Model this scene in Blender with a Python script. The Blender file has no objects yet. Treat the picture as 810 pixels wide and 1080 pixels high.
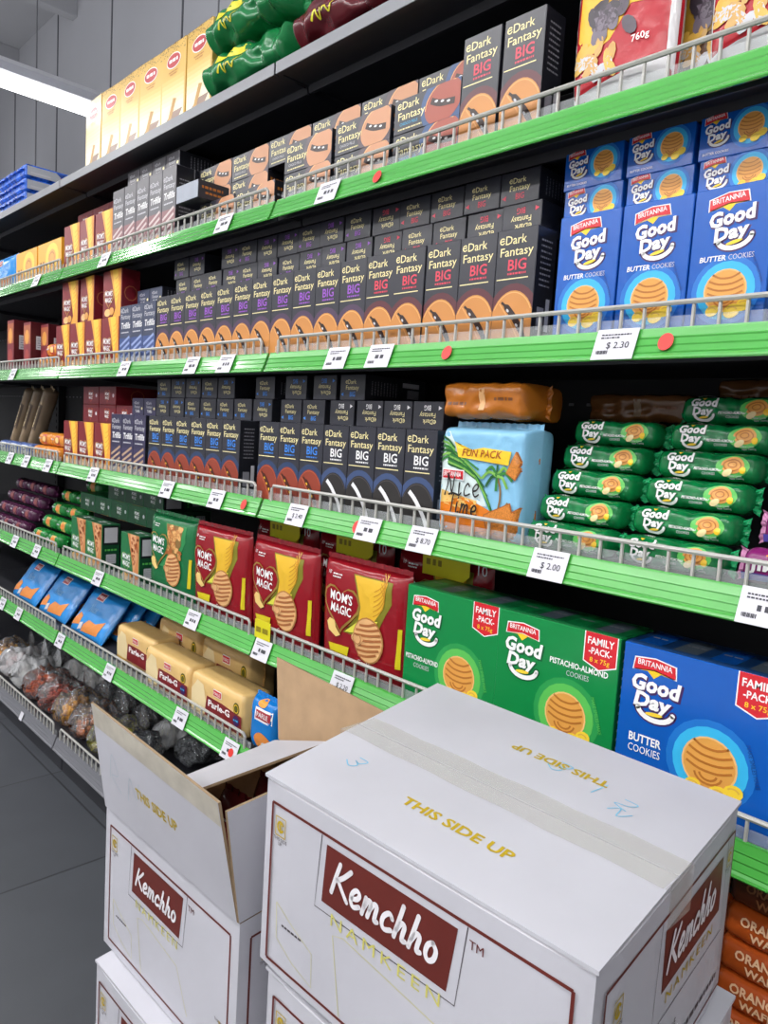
import bpy, math, random
from mathutils import Matrix, Vector
SC = bpy.context.scene
COL = SC.collection
PI = math.pi
random.seed(7)

# ------------------------------------------------------------------ materials
def lin(h):
    h = h.lstrip('#')
    c = [int(h[i:i+2], 16)/255 for i in (0, 2, 4)]
    return tuple(x/12.92 if x <= .04045 else ((x+.055)/1.055)**2.4 for x in c) + (1,)

MATS = {}
def M(name, hexc, rough=.45, metal=0., spec=.5, alpha=1., emit=0., var=.0, vscale=30., bump=0., bscale=120., coat=0., trans=0.):
    if name in MATS: return MATS[name]
    m = bpy.data.materials.new(name); m.use_nodes = True
    nt = m.node_tree; b = nt.nodes['Principled BSDF']
    b.inputs['Base Color'].default_value = lin(hexc)
    b.inputs['Roughness'].default_value = rough
    b.inputs['Metallic'].default_value = metal
    b.inputs['Specular IOR Level'].default_value = spec
    b.inputs['Alpha'].default_value = alpha
    b.inputs['Coat Weight'].default_value = coat
    b.inputs['Coat Roughness'].default_value = .12
    if trans: b.inputs['Transmission Weight'].default_value = trans
    if emit:
        b.inputs['Emission Color'].default_value = lin(hexc)
        b.inputs['Emission Strength'].default_value = emit
    tc = nt.nodes.new('ShaderNodeTexCoord')
    if var:
        n = nt.nodes.new('ShaderNodeTexNoise'); n.inputs['Scale'].default_value = vscale; n.inputs['Detail'].default_value = 4
        r = nt.nodes.new('ShaderNodeValToRGB')
        c = lin(hexc)
        r.color_ramp.elements[0].position = .3; r.color_ramp.elements[1].position = .7
        r.color_ramp.elements[0].color = tuple(max(0, x*(1-var)) for x in c[:3]) + (1,)
        r.color_ramp.elements[1].color = tuple(min(1, x*(1+var)) for x in c[:3]) + (1,)
        nt.links.new(tc.outputs['Object'], n.inputs['Vector'])
        nt.links.new(n.outputs['Fac'], r.inputs['Fac']); nt.links.new(r.outputs['Color'], b.inputs['Base Color'])
    if bump:
        n = nt.nodes.new('ShaderNodeTexNoise'); n.inputs['Scale'].default_value = bscale; n.inputs['Detail'].default_value = 3
        k = nt.nodes.new('ShaderNodeBump'); k.inputs['Strength'].default_value = bump; k.inputs['Distance'].default_value = .004
        nt.links.new(tc.outputs['Object'], n.inputs['Vector'])
        nt.links.new(n.outputs['Fac'], k.inputs['Height']); nt.links.new(k.outputs['Normal'], b.inputs['Normal'])
    MATS[name] = m
    return m

def P(name, hexc, **k):                      # printed card
    k.setdefault('rough', .38); return M('print_'+name, hexc, **k)
def F(name, hexc, **k):                      # printed glossy film
    k.setdefault('rough', .22); k.setdefault('bump', .25); k.setdefault('bscale', 45.); return M('film_'+name, hexc, **k)

# ------------------------------------------------------------------ mesh builder
class MB:
    def __init__(s): s.v = []; s.f = []; s.m = []; s.mats = []
    def mi(s, mat):
        if mat not in s.mats: s.mats.append(mat)
        return s.mats.index(mat)
    def face(s, pts, mat):
        b = len(s.v); s.v += [tuple(p) for p in pts]; s.f.append(tuple(range(b, b+len(pts)))); s.m.append(s.mi(mat))
    def grid(s, rows, mat, close=False):
        b = len(s.v); n = len(rows[0]); k = s.mi(mat)
        for r in rows: s.v += [tuple(p) for p in r]
        for i in range(len(rows)-1):
            for j in range(n if close else n-1):
                j2 = (j+1) % n
                s.f.append((b+i*n+j, b+i*n+j2, b+(i+1)*n+j2, b+(i+1)*n+j)); s.m.append(k)
    def cbox(s, x0, x1, y0, y1, z0, z1, mat, c=.001, mats=None):
        X = (x0, x1); Y = (y0, y1); Z = (z0, z1); b = len(s.v); mats = mats or {}
        def cor(i, j, k, a):
            q = [X[i], Y[j], Z[k]]
            for t, idx in ((0, i), (1, j), (2, k)):
                if t != a: q[t] += c if idx == 0 else -c
            return q
        ix = {}
        for i in (0, 1):
            for j in (0, 1):
                for k in (0, 1):
                    for a in (0, 1, 2):
                        ix[i, j, k, a] = len(s.v); s.v.append(tuple(cor(i, j, k, a)))
        def add(f, key): s.f.append(f); s.m.append(s.mi(mats.get(key, mat)))
        for a, keys in ((0, 'lr'), (1, 'fb'), (2, 'du')):
            o = [t for t in (0, 1, 2) if t != a]
            for e in (0, 1):
                r = []
                for p, q in ((0, 0), (1, 0), (1, 1), (0, 1)):
                    t = [0, 0, 0]; t[a] = e; t[o[0]] = p; t[o[1]] = q; r.append(ix[t[0], t[1], t[2], a])
                if (e == 0) == (a != 1): r.reverse()
                add(tuple(r), keys[e])
        for a in (0, 1, 2):
            o = [t for t in (0, 1, 2) if t != a]
            for p in (0, 1):
                for q in (0, 1):
                    def g(e, ax):
                        t = [0, 0, 0]; t[a] = e; t[o[0]] = p; t[o[1]] = q; return ix[t[0], t[1], t[2], ax]
                    add((g(0, o[0]), g(1, o[0]), g(1, o[1]), g(0, o[1])), '')
        for i in (0, 1):
            for j in (0, 1):
                for k in (0, 1): add((ix[i, j, k, 0], ix[i, j, k, 1], ix[i, j, k, 2]), '')
    def tube(s, pts, r, mat, n=6, cap=True):
        pts = [Vector(p) for p in pts]; rows = []
        for i, p in enumerate(pts):
            d = (pts[min(i+1, len(pts)-1)] - pts[max(i-1, 0)]).normalized()
            u = d.cross(Vector((0, 0, 1)) if abs(d.z) < .9 else Vector((1, 0, 0))).normalized(); w = d.cross(u)
            rr = r[i] if isinstance(r, (list, tuple)) else r
            rows.append([p + (u*math.cos(2*PI*k/n) + w*math.sin(2*PI*k/n))*rr for k in range(n)])
        s.grid(rows, mat, close=True)
        if cap: s.face(rows[0], mat); s.face(rows[-1], mat)
    def prism(s, prof, x0, x1, mat):          # profile of (y, z) points swept along x
        s.grid([[(x0, y, z) for y, z in prof], [(x1, y, z) for y, z in prof]], mat, close=True)
        s.face([(x0, y, z) for y, z in prof], mat); s.face([(x1, y, z) for y, z in prof], mat)
    def mesh(s, name, smooth=False):
        me = bpy.data.meshes.new(name); me.from_pydata(s.v, [], s.f)
        for m in s.mats: me.materials.append(m)
        me.polygons.foreach_set('material_index', s.m)
        me.polygons.foreach_set('use_smooth', [smooth]*len(s.f))
        me.update(); return me
    def build(s, name, parent=None, smooth=False, loc=None, **props):
        o = bpy.data.objects.new(name, s.mesh(name, smooth)); COL.objects.link(o)
        if parent: o.parent = parent
        if loc: o.location = loc
        for k, v in props.items(): o[k] = v
        return o

# ------------------------------------------------------------------ lettering
_G = {}
def glyphs(t, bold=0., space=1.):
    key = (t, bold, space)
    if key in _G: return _G[key]
    c = bpy.data.curves.new('lettering', 'FONT'); c.body = t; c.size = 1; c.offset = bold; c.resolution_u = 2
    c.space_character = space; c.fill_mode = 'FRONT'
    o = bpy.data.objects.new('lettering', c); COL.objects.link(o)
    dg = bpy.context.evaluated_depsgraph_get(); dg.update()
    me = bpy.data.meshes.new_from_object(o.evaluated_get(dg))
    vs = [(v.co.x, v.co.y) for v in me.vertices]; fs = [tuple(p.vertices) for p in me.polygons]
    bpy.data.objects.remove(o); bpy.data.curves.remove(c); bpy.data.meshes.remove(me)
    xs = [v[0] for v in vs] or [0]
    _G[key] = (vs, fs, min(xs), max(xs)); return _G[key]
CAP = .70
EPS = .00028

def FR(o, U, V):
    o = Vector(o); U = Vector(U); V = Vector(V); N = U.cross(V).normalized()
    f = lambda u, v, e: o + U*u + V*v + N*e
    f.flat = True; return f
def boxfr(side, w, d, h):
    return {'f': FR((-w/2, -d/2, 0), (1, 0, 0), (0, 0, 1)), 't': FR((-w/2, -d/2, h), (1, 0, 0), (0, 1, 0)),
            'r': FR((w/2, -d/2, 0), (0, 1, 0), (0, 0, 1)), 'l': FR((-w/2, d/2, 0), (0, -1, 0), (0, 0, 1))}[side]

def smooth_line(pts, n=5):
    if len(pts) < 3: return list(pts)
    q = [pts[0]] + list(pts) + [pts[-1]]; out = []
    for i in range(1, len(q)-2):
        a, b, c, d = q[i-1:i+3]
        for k in range(n):
            t = k/n
            out.append(tuple(.5*((2*b[j]) + (-a[j]+c[j])*t + (2*a[j]-5*b[j]+4*c[j]-d[j])*t*t + (-a[j]+3*b[j]-3*c[j]+d[j])*t**3) for j in (0, 1)))
    out.append(pts[-1]); return out

class Art:
    """Printing on a face: everything in metres from the face's lower left corner."""
    def __init__(s, mb, fr, w, h, e=EPS): s.mb, s.fr, s.w, s.h, s.e = mb, fr, w, h, e; s.clip = True
    def put(s, p, L): return s.fr(p[0], p[1], L*s.e)
    def cl(s, pts):
        for ax, lim, sg in ((0, 0, 1), (0, s.w, -1), (1, 0, 1), (1, s.h, -1)):
            out = []
            for i, a in enumerate(pts):
                b = pts[(i+1) % len(pts)]; da = (a[ax]-lim)*sg; db = (b[ax]-lim)*sg
                if da >= 0: out.append(a)
                if da*db < 0:
                    t = da/(da-db); out.append((a[0]+(b[0]-a[0])*t, a[1]+(b[1]-a[1])*t))
            pts = out
            if not pts: return pts
        return pts
    def poly(s, pts, mat, L=1):
        if s.clip: pts = s.cl(list(pts))
        if len(pts) < 3: return
        if getattr(s.fr, 'flat', False): s.mb.face([s.put(p, L) for p in pts], mat); return
        q = []
        for i, a in enumerate(pts):
            b = pts[(i+1) % len(pts)]; k = max(1, int(math.hypot(b[0]-a[0], b[1]-a[1])/.012))
            q += [(a[0]+(b[0]-a[0])*t/k, a[1]+(b[1]-a[1])*t/k) for t in range(k)]
        cx = sum(p[0] for p in q)/len(q); cy = sum(p[1] for p in q)/len(q)
        ext = max(math.hypot(p[0]-cx, p[1]-cy) for p in q); nr = max(2, int(ext/.014)+1)
        rows = [[s.put((cx+(p[0]-cx)*r/nr, cy+(p[1]-cy)*r/nr), L) for p in q] for r in range(0, nr+1)]
        s.mb.grid(rows, mat, close=True)
    def rect(s, x0, y0, x1, y1, mat, L=1): s.poly([(x0, y0), (x1, y0), (x1, y1), (x0, y1)], mat, L)
    def ell(s, cx, cy, rx, ry, mat, L=1, rot=0, n=22, a0=0, a1=2*PI):
        c, q = math.cos(rot), math.sin(rot); full = abs(a1-a0-2*PI) < 1e-6
        A = [a0+(a1-a0)*i/(n if full else n-1) for i in range(n)]
        s.poly([(cx+rx*math.cos(a)*c-ry*math.sin(a)*q, cy+rx*math.cos(a)*q+ry*math.sin(a)*c) for a in A], mat, L)
    def line(s, pts, wid, mat, L=1, caps=False, smooth=0):
        if smooth: pts = smooth_line(pts, smooth)
        n = len(pts); A = []; B = []
        for i, p in enumerate(pts):
            a = pts[max(0, i-1)]; b = pts[min(n-1, i+1)]; dx, dy = b[0]-a[0], b[1]-a[1]; l = math.hypot(dx, dy) or 1
            w = (wid[i*len(wid)//n] if isinstance(wid, (list, tuple)) else wid)/2
            A.append((p[0]-dy/l*w, p[1]+dx/l*w)); B.append((p[0]+dy/l*w, p[1]-dx/l*w))
        cl = lambda p: (min(max(p[0], 0), s.w), min(max(p[1], 0), s.h)) if s.clip else p
        s.mb.grid([[s.put(cl(p), L) for p in A], [s.put(cl(p), L) for p in B]], mat)
        if caps:
            w = wid[0] if isinstance(wid, (list, tuple)) else wid
            for p in (pts[0], pts[-1]):
                s.poly([(p[0]+w/2*math.cos(k*PI/4), p[1]+w/2*math.sin(k*PI/4)) for k in range(8)], mat, L)
    def arc(s, cx, cy, rx, ry, a0, a1, wid, mat, L=1, n=10, rot=0, caps=False):
        c, q = math.cos(rot), math.sin(rot); pts = []
        for i in range(n+1):
            a = a0+(a1-a0)*i/n; x, y = rx*math.cos(a), ry*math.sin(a); pts.append((cx+x*c-y*q, cy+x*q+y*c))
        s.line(pts, wid, mat, L, caps)
    def frame(s, x0, y0, x1, y1, wid, mat, L=1):
        for a, b in (((x0, y0), (x1, y0)), ((x1, y0), (x1, y1)), ((x1, y1), (x0, y1)), ((x0, y1), (x0, y0))): s.line([a, b], wid, mat, L)
    def text(s, t, x, y, h, mat, L=2, al='c', bold=0., sh=0., sx=1., rot=0., space=1., fit=None):
        vs, fs, x0, x1 = glyphs(t, bold, space); k = h/CAP
        if fit: sx = fit/((x1-x0)*k)
        off = {'c': -(x0+x1)/2, 'l': -x0, 'r': -x1}[al]; c, q = math.cos(rot), math.sin(rot)
        b = len(s.mb.v); m = s.mb.mi(mat)
        for vx, vy in vs:
            u = ((vx+off) + sh*vy)*k*sx; w = vy*k
            s.mb.v.append(tuple(s.put((x+u*c-w*q, y+u*q+w*c), L)))
        for f in fs: s.mb.f.append(tuple(i+b for i in f)); s.mb.m.append(m)
    def brush(s, strokes, x, y, sc, wid, mat, L=2, rot=0., sh=0., n=5):
        c, q = math.cos(rot), math.sin(rot)
        for st in strokes:
            pts = [((a+sh*b)*sc, b*sc) for a, b in smooth_line(st, n)]
            s.line([(x+a*c-b*q, y+a*q+b*c) for a, b in pts], wid, mat, L, caps=True)
    def scrib(s, x0, x1, y, h, mat, L=2, seed=1):   # a line of small print
        r = random.Random(seed); x = x0
        while x < x1-h*.5:
            w = h*r.uniform(.5, 2.2); s.rect(x, y, min(x+w, x1), y+h, mat, L); x += w+h*.5

# handwriting style letters, one unit tall, each a list of strokes
HW = {
 'K': ([[(.06, .0), (.14, .5), (.24, 1.0)], [(.70, .98), (.44, .66), (.2, .46)], [(.24, .5), (.46, .26), (.72, .0)]], .74),
 'e': ([[(.04, .24), (.24, .3), (.33, .46), (.2, .56), (.05, .4), (.03, .16), (.16, .01), (.38, .12)]], .42),
 'm': ([[(.06, .54), (.04, .25), (.0, .0)], [(.04, .22), (.16, .5), (.27, .48), (.26, .25), (.22, .02)], [(.25, .24), (.38, .5), (.5, .48), (.49, .2), (.5, .03), (.6, .06)]], .64),
 'c': ([[(.36, .44), (.24, .55), (.06, .38), (.03, .14), (.15, .01), (.38, .1)]], .42),
 'h': ([[(.14, 1.0), (.07, .5), (.0, .0)], [(.04, .22), (.18, .5), (.3, .46), (.28, .2), (.29, .03), (.4, .06)]], .44),
 'o': ([[(.2, .55), (.06, .42), (.03, .16), (.15, .01), (.31, .12), (.34, .38), (.2, .55)]], .42),
 'N': ([[(.0, -.05), (.1, .45), (.14, .9)], [(.14, .9), (.3, .4), (.42, .0)], [(.42, .0), (.5, .5), (.62, 1.0)]], .66),
 'i': ([[(.1, .55), (.05, .2), (.1, .0), (.22, .1)], [(.14, .78), (.15, .8)]], .24),
 'T': ([[(.0, .86), (.3, .96), (.72, .9)], [(.36, .92), (.28, .4), (.22, .0)]], .5),
}
def write_hw(A, word, x, y, sc, wid, mat, L=2, rot=0., sh=0., gap=.06):
    u = 0
    for ch in word:
        st, adv = HW[ch]
        A.brush(st, x+u*sc*math.cos(rot), y+u*sc*math.sin(rot), sc, wid, mat, L, rot, sh); u += adv+gap

# ------------------------------------------------------------------ things
def tag(o, label, cat, group=None):
    n = len(label.split())
    assert 4 <= n <= 16, (n, label)
    o['label'] = label; o['category'] = cat
    if group: o['group'] = group
    return o
def thing(name, label, cat, loc=(0, 0, 0), rz=0, group=None):
    o = bpy.data.objects.new(name, None); COL.objects.link(o); o.location = loc; o.rotation_euler = (0, 0, rz)
    o.empty_display_size = .05
    return tag(o, label, cat, group)
class Prod:
    """A kind of goods: its main mesh, its part meshes, its size."""
    def __init__(s, name, cat, mesh, w, d, h, parts=()): s.name, s.cat, s.mesh, s.w, s.d, s.h, s.parts = name, cat, mesh, w, d, h, parts
def put(p, x, yf, z, label, group=None, rz=0., mode='up', scale=None, rx=0., ry=0., center=False):
    o = bpy.data.objects.new(p.name, p.mesh); COL.objects.link(o)
    if mode == 'up': o.location = (x, yf if center else yf+p.d/2, z); o.rotation_euler = (rx, ry, rz)
    elif mode == 'flat': o.location = (x, yf+p.h, z+p.d/2); o.rotation_euler = (PI/2, 0, rz)
    elif mode == 'flip': o.location = (x, yf+p.h, z+p.d/2); o.rotation_euler = (PI/2, PI, rz)
    if scale: o.scale = scale
    tag(o, label, p.cat, group)
    for n, me in p.parts:
        c = bpy.data.objects.new(n, me); COL.objects.link(c); c.parent = o
    return o
NTH = ['leftmost', 'second from left', 'third from left', 'fourth from left', 'fifth from left', 'sixth from left', 'seventh from left',
       'eighth from left', 'ninth from left', 'tenth from left', 'eleventh from left', 'twelfth from left', 'thirteenth from left',
       'fourteenth from left', 'fifteenth from left', 'sixteenth from left', 'seventeenth from left']
def nth(i, n): return 'rightmost' if i == n-1 and n > 2 else NTH[i]
SHELF = {'T': 'top shelf', 'A': 'second shelf from top', 'B': 'third shelf from top', 'C': 'fourth shelf from top', 'D': 'fifth shelf from top',
         'E': 'sixth shelf from top', 'F': 'bottom shelf'}
LIP = {'A': 1.70, 'B': 1.379, 'C': 1.06, 'D': .744, 'E': .471, 'F': .09, 'T': 1.992}
SB = {k: v+.036 for k, v in LIP.items()}; SB["T"] = 2.015; SF = {k: v+.0009 for k, v in SB.items()}

# ------------------------------------------------------------------ colours in the print
WHITE = P('white', '#f2f2f2'); CREAM = P('cream', '#efe3a8'); BLACKP = P('black', '#1c1b22'); RED = P('red', '#cf1f2c'); YEL = P('yellow', '#f6c928')
GREY = P('grey', '#8d8d95'); LGREY = P('lightgrey', '#c9c9cf'); TAN = P('cookie', '#e0a04c'); TAND = P('cookiedark', '#b8702c'); TANL = P('cookielight', '#efbe7c')
ORANGE = P('orange', '#ef9d33'); MAROON = P('maroon', '#7d1a22'); CYAN = P('cyan', '#38b4e6'); BLUE = P('blue', '#0f56b0'); NAVY = P('navy', '#123a86')
PURP = P('purple', '#3d1c5a'); GRN = P('green', '#0d8a44'); LGRN = P('lightgreen', '#5cbf57'); DGRN = P('darkgreen', '#065c31'); GOLD = P('gold', '#e0b24d')
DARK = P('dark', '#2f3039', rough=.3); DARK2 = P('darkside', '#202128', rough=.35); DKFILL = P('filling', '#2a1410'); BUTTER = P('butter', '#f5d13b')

# ------------------------------------------------------------------ logos
def banner(A, cx, cy, w, L, rot=0.):
    """red word banner with a yellow-green chevron below"""
    c, q = math.cos(rot), math.sin(rot)
    T = lambda u, v: (cx+(u*c-v*q)*w, cy+(u*q+v*c)*w)
    A.poly([T(-.5, -.13), T(-.16, -.1), T(0, -.24), T(.16, -.1), T(.5, -.13), T(.5, 0), T(-.5, 0)], YEL, L)
    A.poly([T(-.53, -.14), T(0, -.06), T(.53, -.14), T(.5, .17), T(0, .24), T(-.5, .17)], WHITE, L)
    A.poly([T(-.5, -.115), T(0, -.035), T(.5, -.115), T(.47, .145), T(0, .215), T(-.47, .145)], RED, L+1)
    p = T(0, .015)
    A.text('BRITANNIA', p[0], p[1], .13*w, WHITE, L+2, bold=.012, rot=rot, fit=.82*w)
def goodday(A, cx, cy, w, L=1, rot=0., shadow=PURP):
    """rounded two-line logo with a smile, w wide, centred on cx, cy"""
    c, q = math.cos(rot), math.sin(rot)
    T = lambda u, v: (cx+(u*c-v*q)*w, cy+(u*q+v*c)*w)
    banner(A, *T(-.04, .56), w*.86, L, rot)
    for mat, off, d, LL in ((shadow, .075, (.02, -.03), L), (WHITE, .045, (0, 0), L+2)):
        p = T(0+d[0], .08+d[1]); A.text('Good', p[0], p[1], .30*w, mat, LL, bold=off, sh=.12, rot=rot, space=1.04, fit=(.98 if mat is WHITE else 1.03)*w)
        p = T(-.02+d[0], -.245+d[1]); A.text('Day', p[0], p[1], .28*w, mat, LL, bold=off, sh=.12, rot=rot, space=1.04, fit=(.74 if mat is WHITE else .79)*w)
    for mat, wd, LL in ((shadow, .17, L), (WHITE, .10, L+2)):
        p = T(.06, -.235); A.arc(p[0], p[1], .36*w, .23*w, PI*1.07, PI*1.97, wd*w, mat, LL, n=10, rot=rot, caps=True)
    p = T(.05, -.345); A.ell(p[0], p[1], .18*w, .04*w, BUTTER, L+3, rot=rot+.1, n=12)
def cookie(A, cx, cy, r, L=2, ry=None, bits=BUTTER, halo=None, halo2=None, nb=3):
    ry = ry or r
    if halo2: A.ell(cx, cy, r*1.62, ry*1.62, halo2, L)
    if halo: A.ell(cx, cy, r*1.36, ry*1.36, halo, L+1)
    A.ell(cx, cy, r, ry, TAN, L+2)
    A.arc(cx, cy, r*.97, ry*.97, 0, 2*PI, r*.07, TANL, L+3, n=22)
    for k, t in enumerate((.66, .38, .1, -.18)):
        hw = math.sqrt(max(0, 1-t*t))*.84
        A.line([(cx-hw*r, cy+(t+.1)*ry), (cx-hw*.4*r, cy+(t-.08)*ry), (cx+hw*.4*r, cy+(t-.08)*ry), (cx+hw*r, cy+(t+.1)*ry)], r*.09, TAND, L+3, smooth=3)
    for t in (.5, .32): A.arc(cx, cy-.34*ry, t*r, t*.8*ry, PI*1.05, PI*1.95, r*.08, TAND, L+3, n=8)
    for k, (dx, dy, s) in enumerate(((.92, -.72, .36), (.42, -.98, .4), (-.5, -.92, .32))[:nb]):
        A.ell(cx+dx*r, cy+dy*ry, s*r, s*.8*ry, bits, L+4+k*1.5, rot=.4, n=12)
        A.arc(cx+dx*r, cy+dy*ry, s*.6*r, s*.45*ry, .3, 2.6, r*.06, GOLD, L+4.7+k*1.5, n=5)
def darkfantasy(A, x, y, h, L=2, mat=CREAM, fit=None):
    """two-line word mark, left aligned at x, first baseline at y, letters h tall"""
    A.arc(x+h*.42, y+h*.45, h*.34, h*.34, .7, 2*PI-.5, h*.15, mat, L, n=8)
    A.line([(x+h*.15, y+h*.45), (x+h*.7, y+h*.5)], h*.13, mat, L)
    A.text('Dark', x+h*.9, y, h, mat, L, al='l', bold=.006, fit=fit*.64 if fit else None)
    A.text('Fantasy', x+h*.22, y-h*1.32, h, mat, L, al='l', bold=.006, fit=fit)
def heart(cx, cy, w, h, n=24):
    pts = []
    for i in range(n):
        t = 2*PI*i/n; pts.append((cx+w/2*(math.sin(t)**3), cy+h/2*(.82*math.cos(t)-.31*math.cos(2*t)-.13*math.cos(3*t)-.06*math.cos(4*t))))
    return pts

# ------------------------------------------------------------------ goods in boxes
DFW, DFD, DFH = .0765, .052, .176
def box_df(key):
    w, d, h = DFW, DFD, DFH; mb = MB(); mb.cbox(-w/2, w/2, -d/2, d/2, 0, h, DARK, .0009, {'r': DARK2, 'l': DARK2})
    big = {'purple': P('bigpurple', '#9a55c4'), 'red': P('bigred', '#dc4157'), 'blue': P('bigblue', '#3d86e0'), 'white': WHITE}[key]
    base, fill, dot = {'purple': (P('ck1', '#c98744'), DKFILL, LGREY), 'red': (P('ck1', '#c98744'), DKFILL, LGREY),
                       'blue': (P('ck2', '#8f3a26'), P('fill2', '#4a1c10'), YEL), 'white': (P('ck3', '#2b2827'), P('fill3', '#e9e9ec'), WHITE)}[key]
    glow = {'purple': P('glow1', '#4a3550'), 'red': P('glow2', '#5a2730'), 'blue': P('glow3', '#2c3f63'), 'white': P('glow4', '#3c4f77')}[key]
    A = Art(mb, boxfr('f', w, d, h), w, h)
    darkfantasy(A, .005, .1525, .0135, fit=.063)
    A.text('BIG', w*.55, .1125, .0165, big, 2, bold=.016, fit=.035)
    A.scrib(w*.32, w*.78, .1055, .003, big, 2, 3); A.rect(.004, .0985, w-.012, .1003, CREAM, 2)
    A.ell(w*.5, .036, w*.66, .056, glow, 1, n=26); A.ell(w*.5, .026, w*.56, .055, base, 2, n=30)
    A.arc(w*.5, .026, w*.53, .052, .5, 2.6, .0016, P('rim'+key, {'purple': '#e2ac66', 'red': '#e2ac66', 'blue': '#b5573a', 'white': '#4a4645'}[key]), 3, n=12)
    A.line([(w*.23, .064), (w*.42, .052), (w*.62, .034), (w*.78, .016), (w*.86, .0)], [.004, .010, .0105, .0105, .009, .009] if key != 'white' else .0085, fill, 4, smooth=4)
    if key != 'white':
        A.line([(w*.18, .062), (w*.34, .047), (w*.52, .028), (w*.68, .008), (w*.72, 0)], .0022, P('ckd'+key, '#e0a563' if key != 'blue' else '#c46a46'), 5, smooth=4)
        for t in (.2, .45, .7): A.ell(w*(.3+.5*t), .060-.048*t, .0034, .0020, dot, 5, rot=-.8, n=8)
    T = Art(mb, boxfr('t', w, d, h), w, d); darkfantasy(T, .017, .033, .0088, fit=.040)
    T.text('BIG', w*.52, .0075, .0095, big, 2, bold=.014, sx=.85); T.poly([(.004, .012), (.012, .016), (.012, .008)], big, 2)
    R = Art(mb, boxfr('r', w, d, h), d, h)
    for i in range(9): R.scrib(.012, .04, .155-.0085*i, .0026, GREY, 1, i)
    R.rect(.012, .02, .03, .055, GREY, 1); R.rect(.034, .02, .044, .07, LGREY, 1)
    return Prod('biscuit_box', 'biscuit box', mb.mesh('dark_biscuit_box'), w, d, h)
def box_trifill(body, low, tl, h=.176):
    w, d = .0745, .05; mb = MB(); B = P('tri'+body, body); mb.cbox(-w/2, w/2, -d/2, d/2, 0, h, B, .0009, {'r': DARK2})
    A = Art(mb, boxfr('f', w, d, h), w, h); Lw = P('tril'+low, low); S = P('tris'+tl, tl)
    A.rect(.001, .001, w-.001, .078, Lw, 1)
    darkfantasy(A, .007, .150, .0135, 2, LGREY, fit=.060)
    A.text('Trifills', w*.52, .105, .017, WHITE, 2, bold=.02, sh=.2, fit=w*.8); A.scrib(.012, w-.012, .092, .0035, LGREY, 2, 5)
    for i in range(4): A.line([(.006, .004+.017*i), (w-.008, .03+.017*i)], .007, S, 2)
    A.ell(w*.8, .012, .012, .009, TAN, 3)
    T = Art(mb, boxfr('t', w, d, h), w, d); darkfantasy(T, .016, .032, .0085, 2, LGREY); T.text('Trifills', w*.5, .008, .008, WHITE, 2, bold=.01); T.ell(w*.88, .02, .005, .004, CREAM, 2)
    R = Art(mb, boxfr('r', w, d, h), d, h)
    for i in range(10): R.scrib(.01, .042, .15-.01*i, .003, GREY, 1, i+20)
    return Prod('wafer_box', 'wafer box', mb.mesh('wafer_box'), w, d, h)
def box_land(key):
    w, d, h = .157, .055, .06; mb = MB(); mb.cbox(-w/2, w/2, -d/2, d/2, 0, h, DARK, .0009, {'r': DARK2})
    ck = P('ckl'+key, {'tan': '#c48a63', 'blue': '#a04a38'}[key]); A = Art(mb, boxfr('f', w, d, h), w, h)
    A.ell(w*.78, h*.45, .056, .05, P('landglow'+key, {'tan': '#4d4049', 'blue': '#31507e'}[key]), 1, n=26)
    A.ell(w*.76, h*.5, .044, .034, ck, 2, rot=.35, n=26); A.arc(w*.76, h*.5, .042, .032, .6, 2.9, .0015, TANL, 3, rot=.35)
    A.line([(w*.58, h*.62), (w*.72, h*.48), (w*.93, h*.42)], .011, DKFILL, 3, smooth=4)
    for t in (.2, .5, .8): A.ell(w*(.6+.3*t), h*(.6-.18*t), .004, .002, WHITE, 4, n=8)
    darkfantasy(A, .008, .041, .0135, fit=.066); A.text('CHOCO FILLS', .016, .0135, .005, LGREY if key == 'tan' else CYAN, 2, al='l'); A.scrib(.012, .07, .006, .0025, CREAM, 2, 9)
    T = Art(mb, boxfr('t', w, d, h), w, d); darkfantasy(T, .05, .03, .01)
    R = Art(mb, boxfr('r', w, d, h), d, h); R.scrib(.008, .045, .04, .006, TAND, 1, 4); R.scrib(.008, .045, .028, .004, GREY, 1, 5); R.scrib(.008, .045, .016, .004, TAND, 1, 6)
    return Prod('biscuit_carton', 'biscuit box', mb.mesh('wide_biscuit_carton'), w, d, h)
def mom_words(A, cx, cy, s, L=3, mat=WHITE):
    A.text("MOM'S", cx, cy+.02*s, .30*s, mat, L, bold=.02, fit=s*.95, rot=-.06); A.text('MAGIC', cx, cy-.36*s, .28*s, mat, L, bold=.02, fit=s*.86, rot=-.06)
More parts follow.
